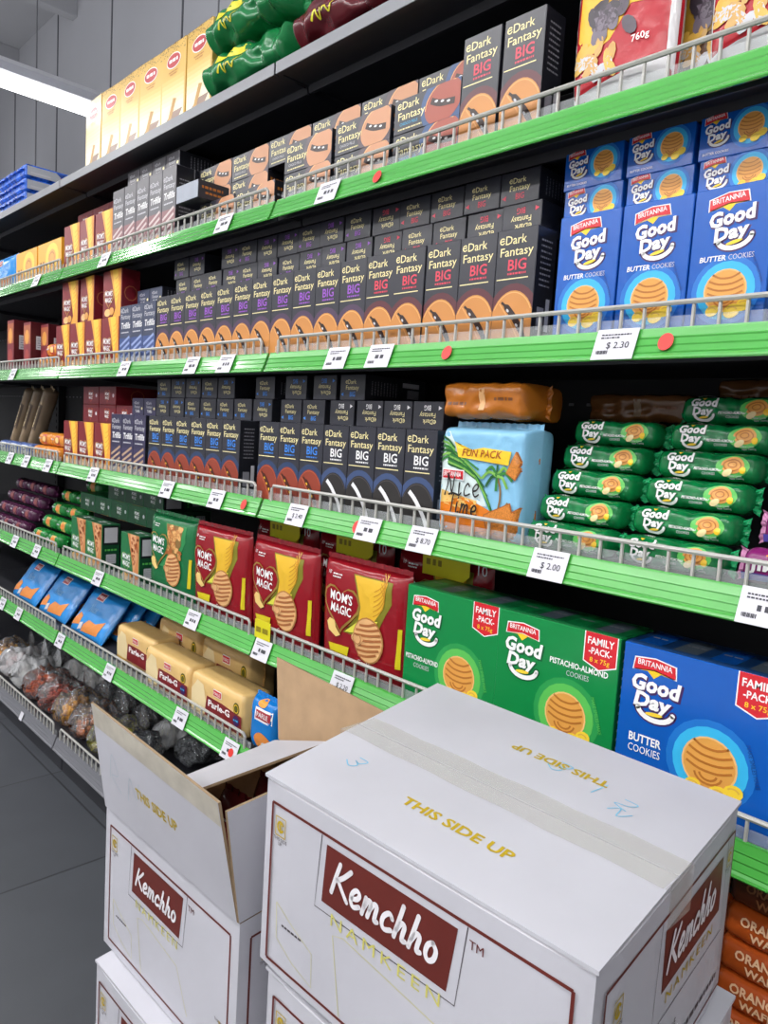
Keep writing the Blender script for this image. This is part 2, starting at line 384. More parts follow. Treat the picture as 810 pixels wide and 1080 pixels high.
def box_mom(key):
    w, d, h = .124, .058, .145; mb = MB()
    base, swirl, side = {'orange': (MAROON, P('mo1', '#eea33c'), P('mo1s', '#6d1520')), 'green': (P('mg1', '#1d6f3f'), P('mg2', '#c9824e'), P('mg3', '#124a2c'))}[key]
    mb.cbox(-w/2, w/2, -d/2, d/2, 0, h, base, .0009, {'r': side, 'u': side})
    A = Art(mb, boxfr('f', w, d, h), w, h)
    A.poly([(w*.36, h), (w*.97, h), (w*.97, 0), (w*.56, 0), (w*.7, h*.18), (w*.6, h*.5), (w*.5, h*.72)], swirl, 1)
    A.poly([(w*.5, h), (w*.8, h), (w*.9, h*.55), (w*.7, h*.2), (w*.66, h*.5)], P('mo2'+key, {'orange': '#f7c744', 'green': '#d8a173'}[key]), 2)
    if key == 'green':
        for i in range(26):
            r = random.Random(i); A.ell(w*r.uniform(.56, .93), h*r.uniform(.08, .96), .006, .004, P('nut', '#a5552b'), 3, rot=r.uniform(0, 3), n=7)
    else:
        for i in range(5): A.arc(w*.55, h*(1.02-.1*i), w*.4, h*.24, -1.2, .1, .0016, P('mo3', '#d98526'), 3, n=8)
    A.poly(heart(w*.33, h*.42, w*.56, h*.46), P('mom_line'+key, {'orange': '#c79a4e', 'green': '#86a75a'}[key]), 3)
    A.poly(heart(w*.33, h*.425, w*.50, h*.41), base, 4); mom_words(A, w*.33, h*.45, w*.42, 5)
    A.ell(w*.28, h*.1, .02, .012, TANL, 5); A.ell(w*.5, h*.12, .016, .012, TAN, 5)
    T = Art(mb, boxfr('t', w, d, h), w, d); T.poly(heart(w*.5, d*.5, w*.34, d*.8), P('mom_line2'+key, {'orange': '#b6603f', 'green': '#54865a'}[key]), 1)
    T.poly(heart(w*.5, d*.5, w*.3, d*.7), side, 2); mom_words(T, w*.5, d*.5, w*.26, 3); T.ell(w*.86, d*.5, .006, .006, LGREY, 1)
    R = Art(mb, boxfr('r', w, d, h), d, h)
    if key == 'green':
        R.rect(.004, h*.55, d-.004, h*.97, BLACKP, 1); R.rect(.008, h*.6, d-.008, h*.93, LGREY, 2); R.scrib(.01, d-.01, h*.42, .006, LGRN, 1, 3); R.rect(.014, .02, d-.012, h*.34, LGREY, 2)
        for i in range(5): R.scrib(.016, d-.014, .025+.006*i, .002, GREY, 3, i)
    else: R.arc(d*.5, h*.5, d*.34, d*.38, 0, 2*PI, .003, P('sidering', '#9a5a3a'), 1)
    return Prod('cookie_box', 'cookie box', mb.mesh('cookie_box'), w, d, h)
GDB = P('gdblue', '#0e58b4', rough=.25)
def box_gd():
    w, d, h = .098, .056, .177; mb = MB(); mb.cbox(-w/2, w/2, -d/2, d/2, 0, h, GDB, .001)
    A = Art(mb, boxfr('f', w, d, h), w, h); goodday(A, w*.5, .1265, w*.58, 1, rot=.12)
    A.text('BUTTER', w*.47, .0865, .0065, WHITE, 2, al='r', bold=.02, sh=.1); A.text('COOKIES', w*.5, .0865, .0065, LGREY, 2, al='l', sx=.8)
    cookie(A, w*.5, .049, .0265, 1, halo=CYAN, halo2=P('gdmid', '#1c72c8')); A.text('MAKE SMILES MAKE', w*.86, .072, .003, NAVY, 4, rot=-1.2)
    T = Art(mb, boxfr('t', w, d, h), w, d); goodday(T, w*.24, .032, w*.34, 1, rot=.1); T.text('BUTTER COOKIES', w*.24, .006, .003, WHITE, 2, bold=.01)
    cookie(T, w*.68, .032, .0165, 1, halo=CYAN, halo2=P('gdmid', '#1c72c8'))
    return Prod('biscuit_box', 'biscuit box', mb.mesh('tall_blue_biscuit_box'), w, d, h)
def box_family(key):
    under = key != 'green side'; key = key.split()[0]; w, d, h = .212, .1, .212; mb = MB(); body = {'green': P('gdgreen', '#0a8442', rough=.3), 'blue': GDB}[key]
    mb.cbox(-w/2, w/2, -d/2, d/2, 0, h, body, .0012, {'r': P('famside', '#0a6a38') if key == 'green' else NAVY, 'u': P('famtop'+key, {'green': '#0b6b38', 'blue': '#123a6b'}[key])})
    A = Art(mb, boxfr('f', w, d, h), w, h); goodday(A, w*.23, .145, w*.33, 1, rot=-.02, shadow=PURP if key == 'blue' else DGRN)
    A.poly([(w*.73, h), (w*.985, h), (w*.985, h-.045), (w*.8575, h-.055), (w*.73, h-.045)], WHITE, 1); A.poly([(w*.738, h), (w*.977, h), (w*.977, h-.0435), (w*.8575, h-.053), (w*.738, h-.0435)], RED, 2)
    A.text('FAMILY', w*.8575, h-.0175, .0105, WHITE, 3, bold=.02, fit=w*.2); A.text('-PACK-', w*.8575, h-.0315, .0095, WHITE, 3, bold=.02, fit=w*.175); A.text('8 x 75g', w*.8575, h-.0435, .007, YEL, 3, bold=.01, fit=w*.15)
    if key == 'blue':
        A.text('BUTTER', w*.2, .076, .0115, WHITE, 2, bold=.025, sx=.8); A.text('COOKIES', w*.2, .061, .0105, WHITE, 2, sx=.75)
        cookie(A, w*.62, .080, .036, 1, halo=CYAN, halo2=P('gdmid', '#1c72c8')); A.text('MAKE SMILES MAKE', w*.86, .095, .0055, NAVY, 4, rot=-1.25, sx=.8)
    else:
        tx, ty, tw = (w*.215, .078, w*.37) if under else (w*.70, .150, w*.46); A.text('PISTACHIO-ALMOND', tx, ty, .0088, WHITE, 2, bold=.02, fit=tw); A.text('COOKIES', tx, ty-.013, .008, LGREY, 2, sx=.8)
        cookie(A, w*.63, .076, .035, 1, halo=LGRN, halo2=P('gdgmid', '#2a9a4e')); A.text('MAKE SMILES MAKE', w*.86, .09, .0055, LGRN, 4, rot=-1.25, sx=.8)
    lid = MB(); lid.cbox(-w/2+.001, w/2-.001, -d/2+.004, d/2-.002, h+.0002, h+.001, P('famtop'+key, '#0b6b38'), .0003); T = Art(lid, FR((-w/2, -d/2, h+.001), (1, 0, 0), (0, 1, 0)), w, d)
    for i in range(4): T.rect(.012+.05*i, .015, .045+.05*i, .085, P('famfade', '#53606b') if i % 2 else body, 1); T.scrib(.016+.05*i, .042+.05*i, .05, .005, GREY, 2, i)
    R = Art(mb, boxfr('r', w, d, h), d, h)
    for i in range(12): R.scrib(.01, d-.012, .19-.013*i, .004, LGREY, 1, i)
    return Prod('family_biscuit_box', 'biscuit box', mb.mesh('family_biscuit_box'), w, d, h, [('lid_flap', lid.mesh('lid_flap'))])
def box_gold():
    w, d, h = .126, .05, .212; mb = MB(); mb.cbox(-w/2, w/2, -d/2, d/2, 0, h, P('goldcard', '#d9b055', rough=.3), .001)
    A = Art(mb, boxfr('f', w, d, h), w, h); A.rect(.003, .001, w-.006, h*.30, P('goldcream', '#f3e6c2'), 1)
    for i in range(6): A.rect(.003, h*(.30+.05*i), w-.006, h*(.35+.05*i), P('goldpale%d' % i, ['#f0e0b4', '#eddaa5', '#ead294', '#e6ca84', '#e2c274', '#deba64'][i]), 1)
    for i in range(60):
        r = random.Random(i); A.ell(w*r.random(), h*(1-.12*r.random()**2), .0022, .0016, P('goldspeck', '#8a6a2c'), 2, n=5)
    A.ell(w*.5, h*.80, .037, .019, WHITE, 2); A.ell(w*.5, h*.80, .034, .0165, P('goldred', '#b3262b'), 3); A.scrib(w*.32, w*.68, h*.785, .008, WHITE, 4, 6)
    A.scrib(w*.3, w*.7, h*.67, .003, TAND, 2, 3); A.scrib(w*.36, w*.64, h*.64, .003, TAND, 2, 4)
    A.poly([(w*.08, h*.06), (w*.72, h*.08), (w*.92, h*.2), (w*.55, h*.2), (w*.3, h*.14)], P('goldchoc', '#8d7060'), 2)
    A.poly([(w*.3, h*.1), (w*.44, h*.1), (w*.66, h*.34), (w*.52, h*.36)], P('goldstick', '#b98a3a'), 3)
    R = Art(mb, boxfr('r', w, d, h), d, h); R.scrib(.008, .04, .15, .005, TAND, 1, 3)
    return Prod('gift_biscuit_box', 'biscuit box', mb.mesh('gold_biscuit_box'), w, d, h)
def box_yellow():
    w, d, h = .222, .07, .118; mb = MB(); mb.cbox(-w/2, w/2, -d/2, d/2, 0, h, P('ylbox', '#eaa62a'), .001)
    A = Art(mb, boxfr('f', w, d, h), w, h); A.ell(w*.62, h*.55, .06, .045, P('ylglow', '#f6cb4c'), 1); A.ell(w*.62, h*.5, .036, .03, TAN, 2); A.arc(w*.62, h*.5, .024, .02, 0, 2*PI, .004, TAND, 3)
    A.scrib(w*.1, w*.36, h*.3, .02, P('ylword', '#8a5a1c'), 2, 4)
    return Prod('cookie_box', 'cookie box', mb.mesh('yellow_cookie_box'), w, d, h)
def box_maroon():
    w, d, h = .075, .17, .2; mb = MB(); mb.cbox(-w/2, w/2, -d/2, d/2, 0, h, P('mrbox', '#7c2530'), .001, {'r': P('mrside', '#4d1219')})
    A = Art(mb, boxfr('f', w, d, h), w, h); A.rect(.002, h*.55, w-.002, h*.94, P('mrart', '#b0603f'), 1); A.ell(w*.5, h*.3, .024, .03, P('mrc', '#a4433c'), 1); A.ell(w*.5, h*.7, .022, .03, TAN, 2)
    R = Art(mb, boxfr('r', w, d, h), d, h); R.rect(.02, h*.45, .085, h*.72, LGREY, 1)
    for i in range(5): R.scrib(.025, .08, h*.48+.009*i, .004, GREY, 2, i)
    return Prod('cookie_box', 'cookie box', mb.mesh('maroon_cookie_box'), w, d, h)

# ------------------------------------------------------------------ goods in film
from mathutils import noise as _N
def wob(u, v, k, f=26.):
    a = _N.noise(Vector((u*f, v*f, k*3.7))); b = 1-2*abs(_N.noise(Vector((u*f*1.7+9, v*f*1.7, k*5.1)))); c = _N.noise(Vector((u*f*3.1, v*f*3.1, k)))
    return .55*a+.6*(b-.5)+.3*c
def pouch(w, h, t, mat, seed=1, wr=.0022, p=5, nu=26, nv=26, seal=.010, back=None, pinch=.0):
    """a filled film bag standing on its lower edge, front towards -y; returns builder, print frame and the seal builder"""
    mb = MB()
    def prof(u, v):
        a = max(0, 1-abs(2*u/w-1)**p); b = max(0, 1-abs(2*v/h-1)**p); return (a*b)**.5
    def hf(u, v): return t/2*prof(u, v) + wr*wob(u, v, seed)*min(1, prof(u, v)*1.4)
    def xy(u, v): s = 1-pinch*(abs(2*v/h-1)**3); return (u-w/2)*s, v
    def fr(u, v, e): x, z = xy(u, v); return Vector((x, -hf(u, v)-e*2.4, z))
    fr.flat = False
    cs = lambda n, L: [L*(.5-.5*math.cos(PI*i/n))*.6 + L*i/n*.4 for i in range(n+1)]
    U, V = cs(nu, w), cs(nv, h)
    mb.grid([[fr(u, v, 0) for u in U] for v in V], mat)
    mb.grid([[Vector((xy(u, v)[0], hf(u, v)*.9, xy(u, v)[1])) for u in U] for v in V], back or mat)
    sbs = []
    for z0, sg in ((0, -1), (h, 1)):
        sb = MB(); sbs.append(sb); n = 24; rows = []
        for k in (0, 1):
            rows.append([Vector(((u/n-.5)*w*(1-pinch), .0016*math.sin(u*1.9+seed)+.0015*k, z0+sg*seal*k*(1-.14*(u % 2)))) for u in range(n+1)])
        if z0 == 0: rows = [[q+Vector((0, 0, .0)) for q in rows[0]], [Vector((q.x, q.y-.002, .0004)) for q in rows[0]]]
        sb.grid(rows, back or mat)
    return mb, fr, sbs[1:]
def roll(Ln, a, b, mat, endmat, n=4., seed=1, fin=.012, wr=.0012, segs=24, nx=26, wf=26.):
    """a flow-wrapped pack along x: half depth a, half height b; returns builder, print frame (v runs up the front) and the end seals"""
    mb = MB()
    def sec(phi, s, x):
        c, q = math.cos(phi), math.sin(phi); r = (abs(c)**n+abs(q)**n)**(-1/n)
        k = 1+wr/b*wob(x, math.cos(phi)*.04, seed+math.sin(phi)*.25, wf)
        return -a*r*c*s*k, b*r*q*(s*.75+.25 if s < 1 else 1)*k
    def fr(u, v, e):
        phi = (v-b)/b*.80
        x = u-Ln/2; y, z = sec(phi, 1, x); d = math.hypot(y, z) or 1; return Vector((x, y-e*2.5, z+b+e*1.2*math.sin(phi)))
    fr.flat = False
    xs = [(-Ln/2-.001, .0), (-Ln/2, .28), (-Ln/2+.004, .8), (-Ln/2+.01, .97)] + [(-Ln/2+.014+(Ln-.028)*i/nx, 1) for i in range(nx+1)] + [(Ln/2-.01, .97), (Ln/2-.004, .8), (Ln/2, .28), (Ln/2+.001, 0.)]
    mb.grid([[(x, sec(2*PI*k/segs, s, x)[0], sec(2*PI*k/segs, s, x)[1]+b) for k in range(segs)] for x, s in xs], mat, close=True)
    sbs = []
    for sg in (-1, 1):
        sb = MB(); sbs.append(sb); m = 10; rows = []
        for k in (0, 1, 2):
            rows.append([Vector((sg*(Ln/2-.001+fin*k/2*(1-.12*(j % 2)*(k == 2))), .0025*math.sin(j*1.6+seed+k), b+(j/m-.5)*2*b*(.72+.13*k))) for j in range(m+1)])
        sb.grid(rows, endmat)
    return mb, fr, sbs
def seals(name, sbs): return [(name, q.mesh(name)) for q in sbs]
FG = F('green', '#08703a', rough=.2, var=.25, vscale=60); FGE = F('green_end', '#1c8c56', rough=.18)
def mk_roll_gd():
    Ln, a, b = .168, .031, .0205; mb, fr, sb = roll(Ln, a, b, FG, FGE, 3.4, 3, wr=.0022, segs=32, nx=36)
    A = Art(mb, fr, Ln, 2*b); goodday(A, .042, .022, .044, 1, rot=.02, shadow=DGRN)
    A.text('PISTACHIO-ALMOND', .09, .013, .0042, WHITE, 2, bold=.02, fit=.044); A.text('COOKIES', .092, .007, .0035, LGREY, 2)
    A.ell(.128, .022, .026, .0175, LGRN, 1, n=18); A.ell(.128, .024, .018, .0135, TAN, 2, n=18); A.arc(.128, .024, .0135, .009, 0, 2*PI, .0018, TAND, 3, n=14); A.arc(.128, .025, .007, .0045, 0, 2*PI, .0016, TAND, 3, n=10)
    A.ell(.122, .012, .0085, .005, P('almond', '#ecd9a0'), 4, rot=.5, n=10); A.ell(.145, .017, .005, .0055, YEL, 4, n=9); A.text('New Look', .135, .0065, .0032, LGREY, 4); A.text('New Tasting', .137, .003, .0028, LGREY, 4)
    return Prod('biscuit_roll', 'biscuit pack', mb.mesh('green_biscuit_roll', True), Ln, 2*a, 2*b, seals('end_seal', sb))
def mk_roll_purple():
    Ln, a, b = .165, .031, .023; mb, fr, sb = roll(Ln, a, b, F('purple', '#7d1f66', rough=.25), F('purple_end', '#c184ab'), 3.2, 5)
    A = Art(mb, fr, Ln, 2*b); A.rect(.004, .001, Ln-.004, .012, P('jjblue', '#4a46a0'), 1); A.text('JIM JAM', .055, .017, .016, WHITE, 2, bold=.03, fit=.085); A.ell(.05, .04, .02, .003, ORANGE, 2); A.ell(.128, .025, .024, .016, TAN, 2); A.ell(.128, .025, .012, .008, RED, 3)
    return Prod('biscuit_roll', 'biscuit pack', mb.mesh('purple_biscuit_roll', True), Ln, 2*a, 2*b, seals('end_seal', sb))
def mk_roll_small(key):
    Ln, a, b = .118, .03, .024; cols = {'green': ('#1c7a35', '#caa24a'), 'orange': ('#d98a33', '#b3402c'), 'plum': ('#4a1f3f', '#6d2a3a')}[key]
    mb, fr, sb = roll(Ln, a, b, F('sr'+key, cols[0], rough=.2), F('sre'+key, cols[0], rough=.2), 2.6, 7)
    A = Art(mb, fr, Ln, 2*b); A.rect(Ln*.38, .002, Ln*.72, 2*b-.003, P('srb'+key, cols[1]), 1); A.ell(Ln*.55, b, .015, .013, P('src'+key, {'green': '#d9803c', 'orange': '#f0c67e', 'plum': '#8a4a4a'}[key]), 2); A.scrib(Ln*.1, Ln*.34, b, .006, LGREY, 2, 4)
    return Prod('biscuit_roll', 'biscuit pack', mb.mesh('small_biscuit_roll', True), Ln, 2*a, 2*b, seals('end_seal', sb))
def mk_parle():
    Ln, a, b = .252, .045, .056; mb, fr, sb = roll(Ln, a, b, F('parle', '#deb978', rough=.3), F('parle_end', '#b98a4d'), 9, 2, fin=.008, segs=32)
    A = Art(mb, fr, Ln, 2*b); A.poly([(.080, .012), (Ln-.004, .012), (Ln-.004, .062), (.16, .070), (.088, .070)], MAROON, 1)
    A.text('Parle-G', .147, .042, .020, WHITE, 2, bold=.025, fit=.10); A.rect(.118, .080, .156, .098, WHITE, 1); A.rect(.12, .082, .154, .096, RED, 2); A.text('PARLE', .137, .0855, .007, WHITE, 3, bold=.01)
    A.ell(.224, .078, .013, .016, P('pgbadge', '#5d5a1e'), 1); A.arc(.224, .078, .009, .011, 0, 2*PI, .002, YEL, 2); A.ell(.226, .044, .014, .015, PURP, 2); A.scrib(.216, .236, .042, .005, CYAN, 3, 4)
    A.poly([(.012, .012), (.078, .012), (.085, .05), (.07, .094), (.04, .1), (.012, .07)], P('pgcream', '#e8d3a4'), 1); A.scrib(.012, .08, .006, .006, GOLD, 2, 3)
    return Prod('glucose_biscuit_brick', 'biscuit pack', mb.mesh('tan_biscuit_brick', True), Ln, 2*a, 2*b, seals('end_seal', sb))
def mk_wafer(key):
    Ln, a, b = .19, .034, .021; c = {'orange': '#b4501c', 'brown': '#4d2414'}[key]
    mb, fr, sb = roll(Ln, a, b, F('wf'+key, c, rough=.3), F('wfe'+key, c), 5, 4); A = Art(mb, fr, Ln, 2*b); W = P('wfw'+key, {'orange': '#f3c9a0', 'brown': '#8a5a38'}[key])
    A.text('ORANGE', .055, .026, .012, W, 2, bold=.03, fit=.062); A.text('WAFERS', .066, .008, .012, W, 2, bold=.03, fit=.058); A.poly([(.1, .004), (.18, .004), (.18, .03), (.12, .036)], P('wfo'+key, {'orange': '#e8781e', 'brown': '#6b3314'}[key]), 1)
    return Prod('wafer_pack', 'wafer pack', mb.mesh('orange_wafer_pack', True), Ln, 2*a, 2*b, seals('end_seal', sb))
def mk_mom_pouch(key):
    w, h, t = .246, .222, .05; body = {'red': F('mompouch', '#8e1420', rough=.16), 'green': F('mompouchg', '#156b3c', rough=.25, bump=.1)}[key]
    mb, fr, sb = pouch(w, h, t, body, 3 if key == 'red' else 8, .0022 if key == 'red' else .001)
    fr2 = lambda u, v, e: fr(u, .115*h+.87*v, e)
    A = Art(mb, fr2, w, h); sw = P('mp1'+key, {'red': '#e3b531', 'green': '#8a6a3a'}[key])
    A.poly([(w*.42, h*.93), (w*.86, h*.93), (w*.87, h*.72), (w*.74, h*.42), (w*.5, h*.30), (w*.33, h*.30), (w*.48, h*.45), (w*.52, h*.62), (w*.48, h*.78)], P('mp0'+key, {'red': '#7f7a1e', 'green': '#2b8a4d'}[key]), 1)
    A.poly([(w*.44, h*.92), (w*.81, h*.92), (w*.79, h*.66), (w*.66, h*.44), (w*.52, h*.48), (w*.54, h*.62), (w*.50, h*.78)], sw, 2)
    if key == 'red':
        A.poly([(w*.36, h*.315), (w*.56, h*.5), (w*.74, h*.52), (w*.68, h*.36)], P('mp3', '#d9d84a'), 3)
        for i in range(6): A.arc(w*.5, h*(.98-.05*i), w*.30, h*.22, -.9, .6, .002, P('mp4', '#c98d24'), 3, n=7)
    else:
        for i in range(34):
            r = random.Random(i); A.ell(w*r.uniform(.5, .78), h*r.uniform(.5, .9), .013, .008, P('nut%d' % (i % 3), ['#c88a4e', '#a9622f', '#e0b070'][i % 3]), 3, rot=r.uniform(0, 3), n=8)
    g = P('mpheart', '#9a7a35'); A.poly(heart(w*.30, h*.56, w*.48, h*.56), g, 3); A.poly(heart(w*.30, h*.565, w*.43, h*.50), body, 4); mom_words(A, w*.305, h*.605, w*.295, 5)
    cx, cy = w*.64, h*.30
    A.ell(cx, cy, w*.172, h*.235, P('mpck0', '#b57a43'), 4); A.ell(cx, cy, w*.160, h*.22, P('mpck', '#e3b27a'), 5)
    for k in range(7):
        tt = .78-.25*k; hw = math.sqrt(max(.04, 1-tt*tt))
        A.line([(cx-hw*w*.155, cy+(tt-.13)*h*.21), (cx, cy+(tt-.05)*h*.21), (cx+hw*w*.15, cy+(tt+.16)*h*.21)], .0056, P('mpckd', '#a9683a'), 6, smooth=3)
    A.poly(heart(cx-.028, cy-.005, .034, .034), P('mpck', '#e3b27a'), 7); A.arc(cx-.028, cy-.002, .012, .012, 0, 2*PI, .002, P('mpckd', '#a9683a'), 8)
    A.poly([(w*.13, h*.36), (w*.17, h*.41), (w*.24, h*.40), (w*.26, h*.33), (w*.31, h*.26), (w*.26, h*.23), (w*.16, h*.28)], P('cashew', '#eccb7c'), 5)
    yl = P('mpflag', '#d6c61d'); A.poly([(w*.17, h*.06), (w*.40, h*.06), (w*.42, h*.16), (w*.15, h*.14)], yl, 4) if key == 'red' else None
    A.poly([(w*.925, h*.1), (w*.965, h*.1), (w*.97, h*.5), (w*.94, h*.5)], yl, 4); A.text('10', w*.13, h*.875, .008, WHITE, 3); A.scrib(w*.18, w*.30, h*.88, .003, WHITE, 3, 2); A.scrib(w*.18, w*.28, h*.85, .003, WHITE, 3, 3)
    if key == 'red': A.text('Cookies', w*.62, h*.03, .010, WHITE, 5)
    return Prod('cookie_pouch', 'cookie pouch', mb.mesh('cookie_pouch', True), w, t, h, seals('top_seal', sb))
def mk_nice():
    w, h, t = .2, .185, .09; sky = F('nicesky', '#83bbdc', rough=.16); mb, fr, sb = pouch(w, h, t, sky, 4, .0026, p=28, nu=44, nv=36, back=sky)
    A = Art(mb, fr, w, h)
    A.poly([(0, 0), (w, 0), (w, h*.2), (w*.66, h*.27), (w*.36, h*.36), (0, h*.30)], F('niceorange', '#dd7a1c'), 2)
    A.poly([(0, h*.3), (w*.62, h*.3), (w*.5, h*.5), (w*.3, h*.7), (w*.12, h*.95), (0, h*.95)], F('nicepale', '#d3e3e2'), 1); A.poly([(0, h*.3), (w*.5, h*.22), (w*.5, h*.34), (0, h*.42)], F('nicegold', '#edbf6a'), 2)
    g = [P('palm1', '#2f7d33'), P('palm2', '#7db552'), P('palm3', '#1d5c2a')]
    for i in range(9): A.line([(w*.02, h*.84-.004*i), (w*.26+.006*i, h*.74-.005*i), (w*.50+.008*i, h*.62-.014*i)], .0035, g[i % 3], 3, smooth=3)
    for i in range(6): A.line([(0, h*(.66+.05*i)), (w*.12, h*(.72+.03*i)), (w*.2, h*(.7+.02*i))], .004, g[i % 3], 4, smooth=3)
    A.line([(w*.75, h*.26), (w*.77, h*.44), (w*.72, h*.58)], .004, P('trunk', '#8a6a3a'), 3, smooth=3)
    for i in range(8):
        a = 2*PI*i/8; A.line([(w*.72, h*.58), (w*.72+.018*math.cos(a), h*.58+.012*math.sin(a)+.006), (w*.72+.034*math.cos(a), h*.58+.018*math.sin(a)-.006)], .005, g[i % 3], 4, smooth=3)
    A.line([(w*.74, h*.22), (w*.86, h*.36)], .003, P('trunk', '#8a6a3a'), 4)
    A.poly([(w*.2, h*.86), (w*.26, h*.72), (w*.84, h*.68), (w*.86, h*.80), (w*.55, h*.82), (w*.34, h*.78)], P('niceband', '#f3c62c'), 5); A.text('FUN PACK', w*.53, h*.735, .012, P('nicered', '#a0481c'), 6, bold=.01, sh=.2, fit=w*.46)
    A.rect(w*.07, h*.51, w*.34, h*.605, WHITE, 5); A.rect(w*.08, h*.52, w*.33, h*.595, RED, 6); A.text('BRITANNIA', w*.205, h*.54, .0085, WHITE, 7, bold=.01, fit=w*.21)
    ink = P('niceink', '#17120f'); write_hw(A, 'Nice', w*.13, h*.375, .038, .0031, ink, 7, gap=.14); write_hw(A, 'Time', w*.17, h*.215, .034, .0033, ink, 8, rot=-.06, gap=.10)
    for k, (cx, cy, rt) in enumerate(((w*.78, h*.20, .4), (w*.90, h*.15, .6), (w*.92, h*.68, 1.1), (w*.62, h*.02, .2))):
        c, q = math.cos(rt), math.sin(rt); s = .032 if k < 2 else .02
        A.poly([(cx+(u*c-v*q)*s, cy+(u*q+v*c)*s) for u, v in ((-1, -.6), (1, -.6), (1, .6), (-1, .6))], P('nicebis', '#a35a1e'), 6)
        A.poly([(cx+(u*c-v*q)*s, cy+(u*q+v*c)*s) for u, v in ((-.92, -.5), (.92, -.5), (.92, .54), (-.92, .54))], P('nicebis2', '#c97c2e', var=.3, vscale=400), 7)
    return Prod('biscuit_bag', 'biscuit bag', mb.mesh('beach_biscuit_bag', True), w, t, h, seals('top_seal', sb))
def mk_bag_brown(col='#b0671f', name='orange'):
    Ln, a, b = .195, .07, .030; mb, fr, sb = roll(Ln, a, b, F('brb'+name, col, rough=.22), F('brbe'+name, col, rough=.2), 6, 6, wr=.004, segs=36, nx=40, wf=14.)
    A = Art(mb, fr, Ln, 2*b); A.scrib(.02, .07, .02, .006, P('brtext'+name, '#6a3a12'), 1, 6); A.rect(.095, .012, .108, .05, P('brseal'+name, '#dca973' if name == 'orange' else '#7d6a55'), 1); A.scrib(.13, .17, .03, .006, P('brtext'+name, '#6a3a12'), 1, 8)
    return Prod('biscuit_bag', 'biscuit bag', mb.mesh('folded_biscuit_bag', True), Ln, 2*a, 2*b, seals('end_seal', sb))
def mk_choc(key):
    w, h, t = .158, .24, .055; c = {'red': '#b52430', 'brown': '#5a3a24'}[key]; body = F('choc'+key, c, rough=.2); wh = F('chocw', '#e4e4e6', rough=.3)
    mb, fr, sb = pouch(w, h, t, body, 2, .002, pinch=.05, back=wh); A = Art(mb, fr, w, h); A.clip = False
    A.rect(0.001, .002, w*.035, h, wh, 1); A.rect(w*.94, .002, w-.001, h, wh, 1); A.poly([(0.004, .004), (w-.006, .004), (w-.006, h*.2), (w*.6, h*.16), (.004, h*.1)], wh, 2)
    yl = P('chocy'+key, {'red': '#edb71d', 'brown': '#a8822a'}[key]); A.poly([(w*.08, h*.42), (w*.2, h*.3), (w*.42, h*.36), (w*.6, h*.52), (w*.8, h*.5), (w*.86, h*.95), (w*.1, h*.95)], yl, 1)
    dt = [P('date%d' % i, q) for i, q in enumerate(('#4b3f4c', '#6f6472', '#332a35'))]
    for i in range(14):
        r = random.Random(i+3); A.ell(w*r.uniform(.2, .62), h*r.uniform(.40, .56), .016, .009, dt[i % 3], 3, rot=r.uniform(0, 3), n=10)
    for i in range(18):
        r = random.Random(i+40); A.ell(w*r.uniform(.1, .46), h*r.uniform(.19, .36), .014, .007, [GOLD, P('tofu', '#cfa25a'), LGREY][i % 3], 3, rot=r.uniform(0, 3), n=9)
    if key == 'red': A.text('760g', w*.72, h*.30, .009, WHITE, 4, bold=.01, rot=.1)
    A.scrib(w*.2, w*.7, h*.64, .010, BLACKP, 4, 5)
    return Prod('date_bag', 'snack bag', mb.mesh('zip_snack_bag', True), w, t, h, seals('top_seal', sb))
def mk_blue_pack():
    w, h, t = .262, .17, .045; mb, fr, sb = pouch(w, h, t, F('bluepack', '#2288d4', rough=.2), 6, .002); A = Art(mb, fr, w, h)
    A.rect(w*.32, h*.74, w*.54, h*.92, WHITE, 1); A.rect(w*.335, h*.755, w*.525, h*.905, P('bpred', '#a8323c'), 2); A.text('PARLE', w*.43, h*.8, .011, WHITE, 3, bold=.01)
    write_hw(A, 'Nice', w*.34, h*.48, .03, .003, P('bplight', '#6fb0dd'), 2); o = P('bpor', '#d9863c')
    A.poly([(w*.05, h*.1), (w*.3, h*.16), (w*.28, h*.34), (w*.18, h*.4), (w*.08, h*.24)], o, 2); A.poly([(w*.4, h*.06), (w*.86, h*.1), (w*.9, h*.42), (w*.72, h*.3), (w*.5, h*.32), (w*.42, h*.2)], o, 2); A.poly([(w*.3, h*.06), (w*.4, h*.1), (w*.38, h*.24), (w*.31, h*.2)], LGREY, 3)
    return Prod('biscuit_packet', 'biscuit pack', mb.mesh('blue_biscuit_packet', True), w, t, h, seals('top_seal', sb))
def mk_blue_small():
    w, h, t = .1, .125, .05; mb, fr, sb = pouch(w, h, t, F('bluepack2', '#1478c8', rough=.2), 9, .0018); A = Art(mb, fr, w, h)
    A.rect(w*.3, h*.62, w*.92, h*.86, WHITE, 1); A.rect(w*.34, h*.66, w*.88, h*.82, P('bpred', '#a8323c'), 2); A.text('PARLE', w*.6, h*.7, .011, WHITE, 3, bold=.01); A.ell(w*.5, h*.94, .016, .008, ORANGE, 2); A.ell(w*.6, h*.25, .03, .02, P('bpor', '#d9863c'), 2)
    return Prod('biscuit_packet', 'biscuit pack', mb.mesh('small_blue_packet', True), w, t, h, seals('top_seal', sb))
